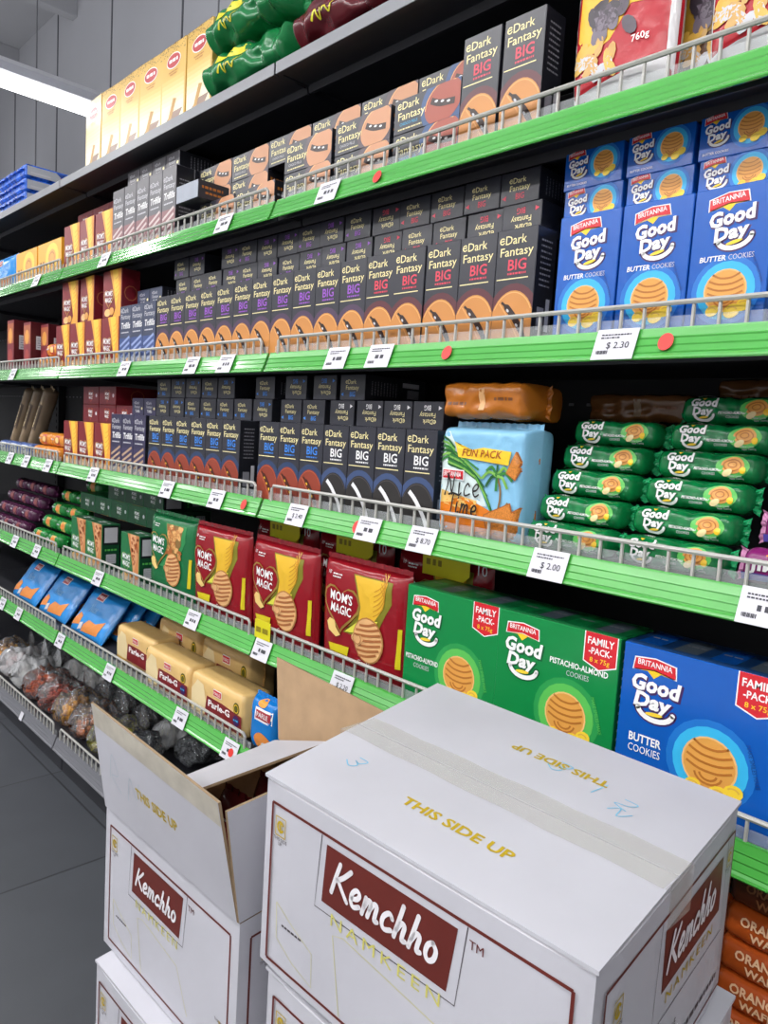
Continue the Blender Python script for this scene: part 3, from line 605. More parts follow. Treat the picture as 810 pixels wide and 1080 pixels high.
def mk_beige():
    Ln, a, b = .27, .03, .022; mb, fr, sb = roll(Ln, a, b, F('beige', '#8d7a62', rough=.15), F('beige_end', '#b8a888'), 2.4, 3); A = Art(mb, fr, Ln, 2*b); A.rect(.08, .004, .2, .04, P('bglabel', '#4d3f33'), 1); A.scrib(.09, .19, .018, .008, P('bgtxt', '#c9b48a'), 2, 3)
    return Prod('wafer_roll_pack', 'wafer pack', mb.mesh('beige_wafer_roll', True), Ln, 2*a, 2*b, seals('end_seal', sb))
def mk_tea_bag(key):
    Ln, a, b = .30, .075, .045; c = {'green': '#11703a', 'maroon': '#571019'}[key]; mb, fr, sb = roll(Ln, a, b, F('tea'+key, c, rough=.22), F('teae'+key, {'green': '#3a8a58', 'maroon': '#7c2028'}[key], rough=.2), 2.8, 2, wr=.014, fin=.024, segs=48, nx=60, wf=10.)
    A = Art(mb, fr, Ln, 2*b); y = P('teay'+key, '#d9d02c'); A.poly([(.06, .055), (.17, .06), (.17, .08), (.05, .075)] if key == 'green' else [(.2, .05), (.292, .05), (.292, .082), (.21, .08)], y, 1)
    A.brush([[(0, .2), (.4, .9), (.7, .1), (1.1, .7)], [(1.3, .5), (1.8, .6), (2.2, .1), (2.7, .8)]], .07, .026, .026, .004, y, 2)
    return Prod('snack_bag', 'snack bag', mb.mesh('puffed_snack_bag', True), Ln, 2*a, 2*b, seals('end_seal', sb))

# ================================================================== the setting
def struct(o): o['kind'] = 'structure'; return o
wallm = M('wall_paint', '#a6a7ad', rough=.8, var=.06, vscale=.7); ceilm = M('ceiling_paint', '#97989d', rough=.9, var=.05, vscale=.5); whitewall = M('white_wall_paint', '#cfcfd2', rough=.8, var=.03, vscale=2)
fm = bpy.data.materials.new('dark_floor_tile'); fm.use_nodes = True
nt = fm.node_tree; pb = nt.nodes['Principled BSDF']; br = nt.nodes.new('ShaderNodeTexBrick'); tc = nt.nodes.new('ShaderNodeTexCoord'); nz = nt.nodes.new('ShaderNodeTexNoise'); mx = nt.nodes.new('ShaderNodeMixRGB')
br.offset = 0; br.inputs['Scale'].default_value = 1; br.inputs['Brick Width'].default_value = .6; br.inputs['Row Height'].default_value = .6; br.inputs['Mortar Size'].default_value = .003
br.inputs['Color1'].default_value = lin('#46494f'); br.inputs['Color2'].default_value = lin('#4a4d53'); br.inputs['Mortar'].default_value = lin('#2a2c30')
nz.inputs['Scale'].default_value = 6; mx.blend_type = 'MULTIPLY'; mx.inputs['Fac'].default_value = .25
nt.links.new(tc.outputs['Object'], br.inputs['Vector']); nt.links.new(tc.outputs['Object'], nz.inputs['Vector']); nt.links.new(br.outputs['Color'], mx.inputs['Color1']); nt.links.new(nz.outputs['Fac'], mx.inputs['Color2'])
nt.links.new(mx.outputs['Color'], pb.inputs['Base Color']); pb.inputs['Roughness'].default_value = .45
X0, X1, Y0, Y1, H = -10., 4.5, -3.4, 2.2, 5.6
mb = MB(); mb.cbox(X0-.2, X1+.2, Y0-.2, Y1+.2, -.1, 0, fm, .001); struct(mb.build('floor'))
mb = MB(); mb.cbox(X0-.2, X1+.2, Y0-.2, Y1+.2, H, H+.1, ceilm, .001)
for i in range(8): mb.cbox(X0+1.2+1.8*i, X0+1.32+1.8*i, Y0, Y1, H-.25, H-.0005, ceilm, .004)
struct(mb.build('ceiling'))
mb = MB(); seam = M('wall_seam', '#55565c', rough=.9)
mb.cbox(X0, X1, Y1, Y1+.1, 0, H, wallm, .001)
for i in range(11): mb.cbox(-8.81+1.5*i*.93-.012, -8.81+1.5*i*.93+.012, Y1-.006, Y1+.002, 0, H, seam, .001)
struct(mb.build('wall_back'))
for n, a in (('wall_front', (X0, X1, Y0-.1, Y0, 0, H)), ('wall_left', (X0-.1, X0, Y0, Y1, 0, H)), ('wall_right', (X1, X1+.1, Y0, Y1, 0, H))):
    mb = MB(); mb.cbox(*a, whitewall, .001); struct(mb.build(n))

# ------------------------------------------------------------------ ceiling lights
housing = M('lamp_housing', '#d9dadd', rough=.5); tubem = M('lamp_tube', '#ffffff', emit=9.)
def ceiling_light(x, y0, y1, z, power, label, vis=True, rz=0.):
    t = thing('ceiling_light', label, 'ceiling light', (x, y0, z), rz, None if vis else 'ceiling lights over the aisle')
    L = y1-y0; m = MB()
    prof = [(-.09, .012), (-.09, .05), (-.05, .085), (.05, .085), (.09, .05), (.09, .012)]
    m.grid([[(a, 0, b) for a, b in prof], [(a, L, b) for a, b in prof]], housing, close=True); m.face([(a, 0, b) for a, b in prof], housing); m.face([(a, L, b) for a, b in prof], housing); m.build('housing', t)
    m = MB()
    for dx in (-.045, .045): m.tube([(dx, .02, -.006), (dx, L-.02, -.006)], .016, tubem, 10)
    m.build('fluorescent_tube', t, True)
    for yy in (.12, L-.12): m = MB(); m.tube([(0, yy, .085), (0, yy, H-z)], .006, M('steel_rod', '#77787c', rough=.4, metal=.6)); m.build('hanging_rod', t)
    ld = bpy.data.lights.new('tube_light', 'AREA'); ld.shape = 'RECTANGLE'; ld.size = .16; ld.size_y = L-.04; ld.energy = power; ld.color = (1, .985, .97)
    lo = bpy.data.objects.new('tube_light', ld); COL.objects.link(lo); lo.parent = t; lo.location = (0, L/2, -.026)
    ld = bpy.data.lights.new('tube_uplight', 'AREA'); ld.shape = 'RECTANGLE'; ld.size = .3; ld.size_y = L-.04; ld.energy = power*1.1
    lo = bpy.data.objects.new('tube_uplight', ld); COL.objects.link(lo); lo.parent = t; lo.location = (0, L/2, .10); lo.rotation_euler = (PI, 0, 0)
LIGHTS = [(-2.72, -.7, 1.55, 2.86, 60), (-5.6, -3.1, 1.5, 2.86, 70), (-8.4, -3.1, 1.5, 2.86, 60)]
for i, (x, a, b, z, pw) in enumerate(LIGHTS):
    ceiling_light(x, a, b, z, pw, 'white fluorescent batten hanging beyond the left end of the top shelf' if i == 0 else 'unseen fluorescent batten added behind the aisle run to fill shelf recesses', i == 0)
for x in (-4.3, -2.78, -1.26, .26, 1.78): ceiling_light(x, -1.30, .18, 2.95, 34, 'unseen fluorescent batten added behind the aisle run to fill shelf recesses', False, -PI/2)
for x in (-4.3, -2.78, -1.26, .26, 1.78): ceiling_light(x, -2.85, .18, 2.95, 46, 'unseen fluorescent batten added behind the aisle run to fill shelf recesses', False, -PI/2)  # added farther row, sends flatter light into the shelf recesses
mb = MB(); mb.tube([(-1.3, .8, 2.98), (-1.16, .8, 2.86), (-1.05, .82, 2.80), (-.93, .85, 2.86), (-.8, .9, 3.05), (-.76, .9, H)], .016, M('black_cable', '#17171a'), 8)
tag(mb.build('power_cable', None, True), 'thick black cable looping down above the gold boxes', 'cable')

# ------------------------------------------------------------------ gondola shelving
board = M('shelf_board', '#2b2c32', rough=.5, var=.08, vscale=8); panel = M('back_panel', '#1d1e22', rough=.6, var=.1, vscale=6); slotm = M('panel_slot', '#090909', rough=.9)
edge = M('shelf_edge', '#77797f', rough=.4); railg = M('price_rail_green', '#4aab43', rough=.2, spec=.8, var=.04, vscale=14, coat=.9); railgrey = M('price_rail_grey', '#6b6c72', rough=.4)
wire = M('guard_wire', '#aeada8', rough=.4); clear = M('clear_strip', '#dfe3e6', rough=.12, alpha=.28); dotm = M('red_dot', '#d8362e', rough=.5)
DOTS = {'A': [.331], 'B': [.908, .529], 'C': [.33, -.059]}
def rail_prof(zb):
    pr = [(0, 0), (-.0012, .002), (.0002, .005)]
    for k in range(3): z = .010+.010*k; y = .016*z/.042; pr += [(y-.0003, z-.0022), (y-.0009, z), (y-.0002, z+.0012)]
    pr += [(.0150, .040), (.0155, .0425), (.0200, .0425), (.0195, .038), (.005, .001)]
    return [(y, zb+z) for y, z in pr]
def bay(x0, x1, label):
    t = thing('shelving_bay', label, 'shelving', (x0, 0, 0), 0); W = x1-x0; g = .003
    m = MB(); m.cbox(g, W-g, .46, .478, .06, 2.0, panel, .001)
    for zz in (LIP['C']+.285, LIP['B']+.285, LIP['A']+.26):
        for k in range(26): m.cbox(.05+k*.043, .062+k*.043, .4585, .4605, zz, zz+.006, edge, .0005)
    m.build('back_panel', t)
    m = MB(); m.cbox(g, .04, .425, .46, 0, 2.0, panel, .002)
    for k in range(60): m.cbox(.015, .025, .4235, .4255, .2+.03*k, .215+.03*k, slotm, .0005)
    m.build('upright', t)
    m = MB(); m.cbox(g, W-g, .035, .05, 0, .085, board, .002); m.cbox(g, .03, .05, .45, 0, .085, board, .002); m.build('base_plinth', t)
    for k, zb in LIP.items():
        s = SB[k]; m = MB(); top = k == 'T'
        m.prism([(.0215, zb+.002), (.0215, s), (.459, s), (.459, s-.016), (.1, s-.016), (.096, s-.030), (.088, s-.030), (.084, s-.016), (.026, s-.016), (.026, zb+.002)] if not top else
                [(.0005, zb), (.0005, s), (.459, s), (.459, s-.016), (.1, s-.016), (.096, s-.030), (.088, s-.030), (.084, s-.016), (.012, s-.016), (.012, zb)], g, W-g, board)
        sh = m.build('shelf', t)
        if top:
            m = MB(); m.cbox(g, W-g, -.0015, .0008, zb, s+.001, edge, .0004); m.build('shelf_edge', sh)
        else:
            m = MB(); m.prism(rail_prof(zb), g+.002, W-g-.002, railgrey if k == 'F' else railg); m.build('price_rail', sh)
            m = MB(); zt = zb+(.082 if k == 'F' else .074); ya = .0165; xa, xb = .032, W-.032
            m.tube([(xa, ya, zb+.040), (xa, ya, zt-.006), (xa+.006, ya, zt), (xb-.006, ya, zt), (xb, ya, zt-.006), (xb, ya, zb+.040)], .0036, wire, 6)
            n = 34
            for i in range(1, n): xx = xa+(xb-xa)*i/n; m.tube([(xx, ya+.002, zb+.036), (xx, ya+.002, zt)], .0026, wire, 5, cap=False)
            m.build('wire_guard', sh)
            m = MB(); m.face([(g+.01, .0212, zb+.042), (W-g-.01, .0212, zb+.042), (W-g-.01, .0218, zb+.058), (g+.01, .0218, zb+.058)], clear); m.build('clear_strip', sh)
            for xd in DOTS.get(k, []):
                if x0 < xd < x1:
                    m = MB(); A = Art(m, FR((xd-x0-.02, -.0005, zb+.002), (1, 0, 0), (0, .016/.0449, .042/.0449)), .04, .04, .001); A.ell(.02, .021, .0105, .0125, dotm, 3, n=16); m.build('red_sticker', sh)
        for xx in (g, W-g-.004): m = MB(); m.face([(xx, .05, s-.017), (xx, .455, s-.017), (xx, .455, s-.033), (xx, .2, s-.029)], board); m.face([(xx+.002, .05, s-.017), (xx+.002, .455, s-.017), (xx+.002, .455, s-.033), (xx+.002, .2, s-.029)], board); m.build('shelf_bracket', sh)
bay(0, 1.2, 'dark shelving bay with green price rails on the right')
bay(-1.2, 0, 'dark shelving bay with green price rails in the middle')
bay(-2.4, -1.2, 'dark shelving bay with green price rails at far left')
bay(-3.6, -2.4, 'dark shelving bay mostly hidden beyond the far left one')

# price tags on the rails
tagm = M('tag_paper', '#d6d5dd', rough=.5); ink = M('tag_ink', '#3b3b44', rough=.6); ylab = M('tag_yellow', '#d8cf1c', rough=.5)
TAGS = {'A': [.19, -.19, -.852, -1.424], 'B': [.836, .365, .244, -.159, -.317, -.7, -1.668], 'C': [.76, .501, .362, .141, -.178, -.425, -.902, -1.29, -1.511, -1.693, 1.065],
        'D': [.311, .037, -.27, -.851, -1.391, -1.629], 'E': [-.075, -.315, -.754, -1.152, -1.578, -1.771], 'F': [-1.524]}
PRICE = {('B', .836): '$ 2.30', ('C', .76): '$ 2.00', ('C', .501): '$ 8.70', ('C', .141): '$ 2.40', ('D', .311): '$ 2.20'}
for k, xs in TAGS.items():
    xs = sorted(xs)
    for i, x in enumerate(xs):
        m = MB(); w, h = (.062, .046) if k != 'F' else (.03, .03); zb = LIP[k]; sl = math.hypot(.016, .042)
        fr = FR((-w/2, 0, 0), (1, 0, 0), (0, .016/sl, .042/sl)); A = Art(m, fr, w, h, .0004)
        A.clip = False
        for e in (0, 1): m.face([fr(u, v, e*.0006) for u, v in ((0, 0), (w, 0), (w, h), (0, h))], tagm)
        m.grid([[fr(u, v, 0) for u, v in ((0, 0), (w, 0), (w, h), (0, h))], [fr(u, v, .0006) for u, v in ((0, 0), (w, 0), (w, h), (0, h))]], tagm, close=True)
        if k != 'F':
            A.scrib(.008, .054, .036, .0022, ink, 3, i); A.scrib(.008, .036, .0315, .0022, ink, 3, i+9)
            (A.text(PRICE[k, x], .036, .0165, .0095, ink, 3, bold=.008) if (k, x) in PRICE else A.scrib(.022, .05, .0175, .0075, ink, 3, i+4))
            for b in range(11): A.rect(.006+.0016*b, .008, .0068+.0016*b+(.0005 if b % 3 else 0), .0135, ink, 3)
        if k == 'E' and x == -.075: A.ell(.04, .02, .010, .010, dotm, 4)
        n = len(xs); lab = f'white price tag, {nth(i, n)} of {n} on rail of {SHELF[k]}' if n > 1 else 'small white tag on grey rail of the bottom shelf'
        o = m.build('price_tag', None, loc=(x, -.0042, zb+.001)); tag(o, lab, 'price tag', 'price tags on the rails' if n > 1 else None)
m = MB(); fr = FR((-.03, 0, 0), (1, 0, 0), (0, 0, 1)); m.cbox(-.03, .03, 0, .0008, 0, .042, ylab, .0003); A = Art(m, FR((-.03, 0, 0), (1, 0, 0), (0, 0, 1)), .06, .042); A.scrib(.006, .054, .014, .012, M('tag_olive', '#8a7d10'), 2, 5)
tag(m.build('shelf_talker', None, loc=(.028, .0105, LIP['D']+.044)), 'small yellow offer label between wire guards below red pouches', 'label')

# ================================================================== goods on the shelves
Y = .031
# ---- top shelf
z = SF['T']; gold = box_gold()
gx = [-1.016, -.889, -.762, -.635, -.507, -.376]
for i, x in enumerate(gx): put(gold, x, Y, z, f'gold and cream biscuit box, {nth(i, 6)} of six fronting the top shelf', 'gold boxes on the top shelf', rz=(-.04, .02, -.02, .03, 0, -.02)[i])
put(gold, -.30, .20, z, 'gold biscuit box standing behind the green bags on top shelf', 'gold boxes on the top shelf')
tg, tm = mk_tea_bag('green'), mk_tea_bag('maroon')
put(tg, -.14, .0, z+.007, 'lower of two puffed green snack bags on top shelf', 'puffed bags on the top shelf', rz=.05)
put(tg, -.145, .0, z+.112, 'upper of two puffed green snack bags on top shelf', 'puffed bags on the top shelf', rz=-.06, rx=.06)
put(tm, .205, .0, z+.007, 'dark red puffed snack bag lying right of green bags, top shelf', 'puffed bags on the top shelf', rz=-.03)
def bundle(x, z, label):
    w, d, h = .3, .3, .046; foil = F('bluefoil', '#2a62cc', rough=.16, var=.75, vscale=42., bump=.9, bscale=60.); mb = MB(); n = 24
    prof = lambda t: .0015*_N.noise(Vector((t*30, z*40, x)))
    mb.cbox(-w/2, w/2, -d/2, d/2, 0, h, foil, .007)
    A = Art(mb, FR((w/2, -d/2, 0), (0, 1, 0), (0, 0, 1)), d, h)
    A.poly([(.008, .007), (.15, .007), (.11, h-.007), (.008, h-.007)], P('bfgrey', '#b9bdc4'), 1)
    A.poly([(.15, .007), (d-.008, .007), (d-.008, h-.007), (.11, h-.007)], P('bfblue', '#2a4ea8'), 1); A.rect(.125, .016, .19, .024, P('bfred', '#b5433f'), 2); A.rect(.02, .014, .09, .02, LGREY, 2)
    o = mb.build('foil_bar_pack', None, False, loc=(x, .165, z+.0006)); tag(o, label, 'biscuit pack', 'blue foil packs on the top shelf')
    m = MB(); rows = [[Vector((-w/2+w*i/20, -d/2+.0005-.010*k+.002*math.sin(i*2.1), h*.5+.0025*math.sin(i*1.7+k))) for i in range(21)] for k in (0, 1)]
    m.grid(rows, foil); m.build('end_seal', o)
for k, n in enumerate(('bottom', 'middle', 'top')): bundle(-1.735, z+.0475*k, f'{n} pack of the blue foil stack, far left of top shelf')
for k, n in enumerate(('bottom', 'middle', 'top')): bundle(-2.07, z+.0475*k, f'{n} blue foil pack left behind the blue stack, edge of picture')

# ---- second shelf
z = SF['A']; mo = box_mom('orange')
yb = box_yellow(); put(yb, -1.611, Y, z, 'left of two yellow cookie boxes on second shelf from top', 'yellow cookie boxes'); put(yb, -1.377, Y, z, 'right of two yellow cookie boxes on second shelf from top', 'yellow cookie boxes')
bp = mk_blue_pack(); put(bp, -1.90, Y, z, 'blue biscuit packet left of the yellow boxes, second shelf', None, scale=(1, 1, .75))
for i, x in enumerate((-1.185, -1.06, -.932)): put(mo, x, Y+.004, z, f'{nth(i, 3)} of three orange cookie boxes beside grey wafer boxes, second shelf', 'orange cookie boxes, second shelf', rz=(.03, -.04, .02)[i])
tri = box_trifill('#56545a', '#84555a', '#c9b9b6', .186)
for i in range(5): put(tri, -.823+.0775*i, Y, z, f'{nth(i, 5)} of five grey and mauve wafer boxes, second shelf front', 'grey wafer boxes')
put(tri, -.513, Y+.053, z, 'grey wafer box directly behind the rightmost grey wafer box', 'grey wafer boxes')
for i in range(4): put(tri, -.782+.0785*i, Y+.025, z+.187, f'{nth(i, 4)} of four wafer boxes lying on the grey wafer boxes', 'wafer boxes lying on top', mode='flat')
for i in range(3): put(mo, -1.235+.1265*i, Y+.066, z+.09, f'{nth(i, 3)} in lower row of maroon boxes behind orange boxes, second shelf', 'maroon boxes lying behind', mode='flat')
for i in range(3): put(mo, -1.235+.1265*i, Y+.066, z+.1485, f'{nth(i, 3)} in upper row of maroon boxes behind orange boxes, second shelf', 'maroon boxes lying behind', mode='flat')
lt, lb = box_land('tan'), box_land('blue')
G = 'wide dark boxes, second shelf'
for j, hgt in enumerate(('bottom', 'second')):
    for i, x in enumerate((.083, .251)): put(lt, x, Y, z+.0605*j, f'{("left", "right")[i]} wide dark cookie box in {hgt} layer at front, second shelf', G)
    put(lb, .418, Y, z+.0605*j, f'wide dark box with blue glow, {hgt} layer beside tall boxes', G)
for i, x in enumerate((-.062, .099, .259)): put(lt, x, Y+.057, z+.121, f'{nth(i, 3)} of three wide dark boxes in the rear top layer, second shelf', G)
put(lb, .418, Y+.057, z+.121, 'wide dark box with blue glow topmost beside tall dark boxes', G)
for i, x in enumerate((-.27, -.108)): put(lt, x, Y, z, f'{("left", "right")[i]} wide dark box behind wire guard left of bay joint', G)
put(lt, -.385, Y+.06, z+.0605, 'wide dark box under the rear left one, beside grey wafer boxes', G); put(lt, -.225, Y+.06, z+.0605, 'wide dark box under the rear right one, left of bay joint', G)
put(lt, -.385, Y+.06, z+.121, 'left of two wide dark boxes on top layer left of joint', G); put(lt, -.225, Y+.06, z+.121, 'right of two wide dark boxes on top layer left of joint', G)
m = MB(); w, d, h = .107, .085, .042; m.cbox(-w/2, w/2, -d/2, d/2, 0, h, DARK, .001, {'f': P('endglare', '#b9bfca', rough=.12, metal=.3)}); A = Art(m, boxfr('f', w, d, h), w, h)  # pale end colour stands for light reflected off the glossy dark card
A.rect(w*.30, .002, w*.31, h-.002, GREY, 1); A.rect(w*.66, .002, w*.67, h-.002, GREY, 1); R = Art(m, boxfr('r', w, d, h), d, h); R.scrib(.01, .07, .024, .006, TAND, 1, 3); R.scrib(.02, .07, .012, .005, TAND, 1, 5)
o = m.build('biscuit_box', None, loc=(-.345, .035, z+.0605)); tag(o, 'small dark box with a glare-painted end lying across the wide boxes', 'biscuit box')
dfp, dfr, dfb, dfw = box_df('purple'), box_df('red'), box_df('blue'), box_df('white')
put(dfr, .5365, Y, z, 'left of two tall dark cookie boxes beside red bag, second shelf', 'tall dark boxes, second shelf'); put(dfr, .620, Y, z, 'right of two tall dark cookie boxes beside red bag, second shelf', 'tall dark boxes, second shelf')
cr, cb = mk_choc('red'), mk_choc('brown')
put(cr, .785, Y-.004, z, 'large red and yellow bag of dates right of tall dark boxes', 'date bags, second shelf'); put(cb, .905, Y+.055, z, 'brown bag of dates tucked between the two red bags', 'date bags, second shelf'); put(cr, .985, Y-.003, z, 'red and yellow bag of dates at right edge of picture', 'date bags, second shelf')

# ---- third shelf
z = SF['B']
for i in range(7):
    put(dfp, -.526+.0775*i, Y, z, f'{nth(i, 7)} of seven tall purple-lettered boxes left of bay joint, third shelf', 'tall purple-lettered boxes')
for i in range(9):
    x = .0165+.0775*i
    if i < 4: put(dfp, x, Y, z, f'{nth(i, 4)} of four tall purple-lettered boxes right of bay joint, third shelf', 'tall purple-lettered boxes')
    else: put(dfr, x, Y-(.003 if i == 5 else 0), z, f'{nth(i-4, 5)} of five tall red-lettered boxes next to blue boxes, third shelf', 'tall red-lettered boxes')
rn = random.Random(5)
for j, row in enumerate(('lower', 'upper')):
    xs = [.611-.0795*i-.008*j for i in range(15)]
    xs = [x for x in xs if not (j == 1 and -.36 < x < -.28)]; xs.sort(); n = len(xs)
    for i, x in enumerate(xs): put(dfr if x > .27 else dfp, x+rn.uniform(-.0012, .0012), Y+.040+.004*rn.random(), z+DFH+.0005+.0525*j, f'{nth(i, n)} in {row} row of dark boxes lying flat, third shelf', f'dark boxes lying flat, {row} row', mode='flip' if rn.random() < .5 else 'flat')
tb = box_trifill('#39415a', '#3a4f86', '#8fa0cc', .17)
for i in range(3): put(tb, -.7575+.0755*i, Y, z, f'{nth(i, 3)} of three tall slate-blue wafer boxes on the third shelf', 'slate-blue wafer boxes')
for i in range(2): put(tb, -.735+.078*i, Y+.042, z+.1705, f'{("left", "right")[i]} slate-blue wafer box lying flat atop the standing ones', 'slate-blue wafer boxes', mode='flat')
for i in range(4): put(mo, -1.240+.1265*i, Y, z, f'{nth(i, 4)} in lower row of four orange cookie boxes, third shelf', 'orange cookie boxes, third shelf')
for i, x in enumerate((-1.187, -1.044, -.858)): put(mo, x, Y+.002, z+.1455, f'{nth(i, 3)} in upper row of three orange cookie boxes, third shelf', 'orange cookie boxes, third shelf', rz=(.04, -.05, .02)[i], scale=(1, 1, .95))
mr = box_maroon()
for i, x in enumerate((-1.80, -1.705, -1.61, -1.515)): put(mr, x, Y+.005+.03*(i % 2), z, f'{nth(i, 4)} of four maroon cookie boxes at far left, third shelf', 'maroon cookie boxes', scale=(1, 1, 1-.05*i))
so, sg, sp = mk_roll_small('orange'), mk_roll_small('green'), mk_roll_small('plum')
for i, (x, k) in enumerate(((-1.43, 0), (-1.40, 1))): put(so, x, Y+.02*k, z+.0485*k, f'{("lower", "upper")[i]} small orange biscuit roll beside maroon boxes, third shelf', 'orange rolls, third shelf')
gd = box_gd()
for i, x in enumerate((.765, .866, .967)): put(gd, x, Y-.002, z, f'{nth(i, 3)} of three tall blue biscuit boxes standing on third shelf', 'tall blue biscuit boxes', rz=(.0, .02, 0, 0)[i])
for j, row in enumerate(('lower', 'upper')):
    for i, x in enumerate((.733, .838, .943)): put(gd, x-.004*j, Y+.050, z+.1775+.0565*j, f'{nth(i, 3)} in {row} row of blue boxes lying above tall blue ones', 'blue boxes lying flat', mode='flat')

# ---- fourth shelf
z = SF['C']
for i in range(6): put(dfb, -.553+.0775*i, Y, z, f'{nth(i, 6)} of six tall blue-lettered boxes left of bay joint, fourth shelf', 'tall blue-lettered boxes')
for i in range(3): put(dfb, -.0105+.0775*i, Y, z, f'{nth(i, 3)} of three blue-lettered boxes right of bay joint, fourth shelf', 'tall blue-lettered boxes')
for i in range(4): put(dfw, .223+.0785*i, Y, z, f'{nth(i, 4)} of four white-lettered dark boxes left of beach bag, fourth shelf', 'tall white-lettered boxes')
fl = [(-.60, 'b'), (-.518, 'b'), (-.435, 'b'), (-.352, 'b'), (-.27, 'b'), (-.188, 'b'), (-.104, 'b'), (.008, 'b'), (.09, 'b'), (.185, 'w'), (.27, 'w'), (.35, 'w'), (.43, 'w')]
for i, (x, c) in enumerate(fl): put(dfb if c == 'b' else dfw, x, Y+.044, z+DFH+.0005, f'{nth(i, 13)} in lower row of dark boxes lying flat, fourth shelf', 'dark boxes lying flat, fourth shelf lower', mode='flip' if i in (0, 1, 6, 9, 10, 11, 12) else 'flat')
fu = [-.60, -.518, -.435, -.352, -.27, -.10, .02, .122, .212]
for i, x in enumerate(fu): put(dfb, x, Y+.046, z+DFH+.053, f'{nth(i, 9)} in upper row of dark boxes lying flat, fourth shelf', 'dark boxes lying flat, fourth shelf upper', mode='flip' if i in (1, 2, 4, 6, 7) else 'flat')
tp = box_trifill('#33304d', '#3b3557', '#b79a7e', .176)
for i in range(3): put(tp, -.802+.0765*i, Y, z, f'{nth(i, 3)} of three tall violet wafer boxes on the fourth shelf', 'violet wafer boxes')
for i in range(2): put(tp, -.757+.078*i, Y+.044, z+.1765, f'{("left", "right")[i]} violet wafer box lying flat on standing violet boxes', 'violet wafer boxes', mode='flat')
for i in range(3): put(mo, -1.157+.128*i, Y, z, f'{nth(i, 3)} of three orange cookie boxes standing on the fourth shelf', 'orange cookie boxes, fourth shelf')
for j, row in enumerate(('lower', 'upper')):
    for i in range(2 if j else 3): put(mo, -1.107+.13*i, Y+.045, z+.1455+.0585*j, f'{nth(i, 3)} in {row} row of maroon boxes atop orange boxes, fourth shelf', 'maroon boxes lying flat, fourth shelf', mode='flat')
for i, (x, k) in enumerate(((-1.47, 0), (-1.345, 0), (-1.45, 1), (-1.325, 1))): put(so, x, Y+.015*k, z+.0485*k, f'{("lower left", "lower right", "upper left", "upper right")[i]} small orange roll beside orange boxes, fourth shelf', 'orange rolls, fourth shelf')
dpk = mk_roll_small('plum')
mb, fr, sb = roll(.118, .03, .024, F('bw', '#5a6fa8', rough=.2, var=.5, vscale=50), F('bwe', '#b9c0d0'), 2.6, 7); A = Art(mb, fr, .118, .048); A.rect(.03, .004, .09, .044, P('bwl', '#d6dae2'), 1); A.scrib(.036, .085, .02, .008, NAVY, 2, 3)
bw = Prod('biscuit_roll', 'biscuit pack', mb.mesh('blue_white_roll', True), .118, .06, .048, seals('end_seal', sb))
for i, x in enumerate((-1.87, -1.745, -1.62)): put(bw, x, Y, z, f'{nth(i, 3)} of three blue and white rolls at far left, fourth shelf', 'blue and white rolls')
bg = mk_beige()
for i, x in enumerate((-1.97, -1.86, -1.75)): put(bg, x, .155, z+.135, f'{nth(i, 3)} of three beige wafer packs leaning steeply at far left, fourth shelf', 'beige leaning packs', ry=-1.02, rz=.12, center=True)
nice = mk_nice(); put(nice, .594, .032, z, 'beach-print biscuit bag with palm trees, standing in front, fourth shelf', 'beach-print bags', scale=(.9, 1, 1))
ob = mk_bag_brown(); put(ob, .580, .03, z+.199, 'orange-brown bag lying on top of the beach-print bag', 'orange-brown bags', rz=.02, scale=(.90, .9, 1))
db = mk_bag_brown('#5f3d20', 'dark'); gr = mk_roll_gd()
for i in range(5): put(gr, .765+.001*i, Y+.026*i, z+.0405*i+.003, f'{("bottom", "second from bottom", "middle", "second from top", "top")[i]} green biscuit roll in the left stack, fourth shelf', 'green rolls, left stack', rx=-.08, scale=(.863, 1, 1))
for i in range(6): put(gr, .924+.002*i, Y+.026*i, z+.0405*i+.003, f'{("bottom", "second from bottom", "third from bottom", "third from top", "second from top", "top")[i]} green biscuit roll in the right stack, fourth shelf', 'green rolls, right stack', rx=-.08, scale=(.863, 1, 1))
put(db, .775, .185, z+.205, 'dark brown bag lying behind and above left stack of green rolls', 'dark brown bags', scale=(.95, .9, .8)); put(db, .965, .24, z+.235, 'dark brown bag lying behind right stack of green rolls', 'dark brown bags', scale=(.95, .9, .75))
pj = mk_roll_purple()
for i, (x, y, k) in enumerate(((1.101, .03, 0), (1.112, .06, 1), (1.12, .085, 2))): put(pj, x, y, z+.047*k+.004, f'{("bottom", "middle", "top")[i]} purple biscuit roll at right edge beside green rolls', 'purple rolls', rx=-.1)

# ---- fifth shelf
z = SF['D']
rp, gp = mk_mom_pouch('red'), mk_mom_pouch('green')
for i, x in enumerate((-.207, .054, .322)): put(rp, x, Y, z, f'{nth(i, 3)} of three red cookie pouches in front row, fifth shelf', 'red cookie pouches', rz=(.02, -.02, 0)[i], rx=.03)
def back_pouch(x, label):
    o = put(rp, x, Y+.114, z+.028, label, 'red cookie pouches behind', rx=.03)
    m = MB(); fr = FR((-.03, -.0325, .186), (1, 0, 0), (0, 0, 1)); A = Art(m, fr, .13, .06, .0004); A.clip = False
    A.poly([(0, .0), (.105, .0), (.12, .012), (.12, .05), (0, .05)], ylab, 1); A.scrib(.01, .05, .02, .012, M('tag_olive', '#8a7d10'), 2, 4); A.text('10', .15, .02, .02, LGREY, 1); m.build('yellow_flash', o)
for i, x in enumerate((-.10, .155, .42)): back_pouch(x, f'{nth(i, 3)} of red pouches in second row behind front red pouches')
put(gp, -.462, Y, z, 'large green cookie pouch left of the red pouches, fifth shelf', None)
fg, fg2, fb = box_family('green'), box_family('green side'), box_family('blue')
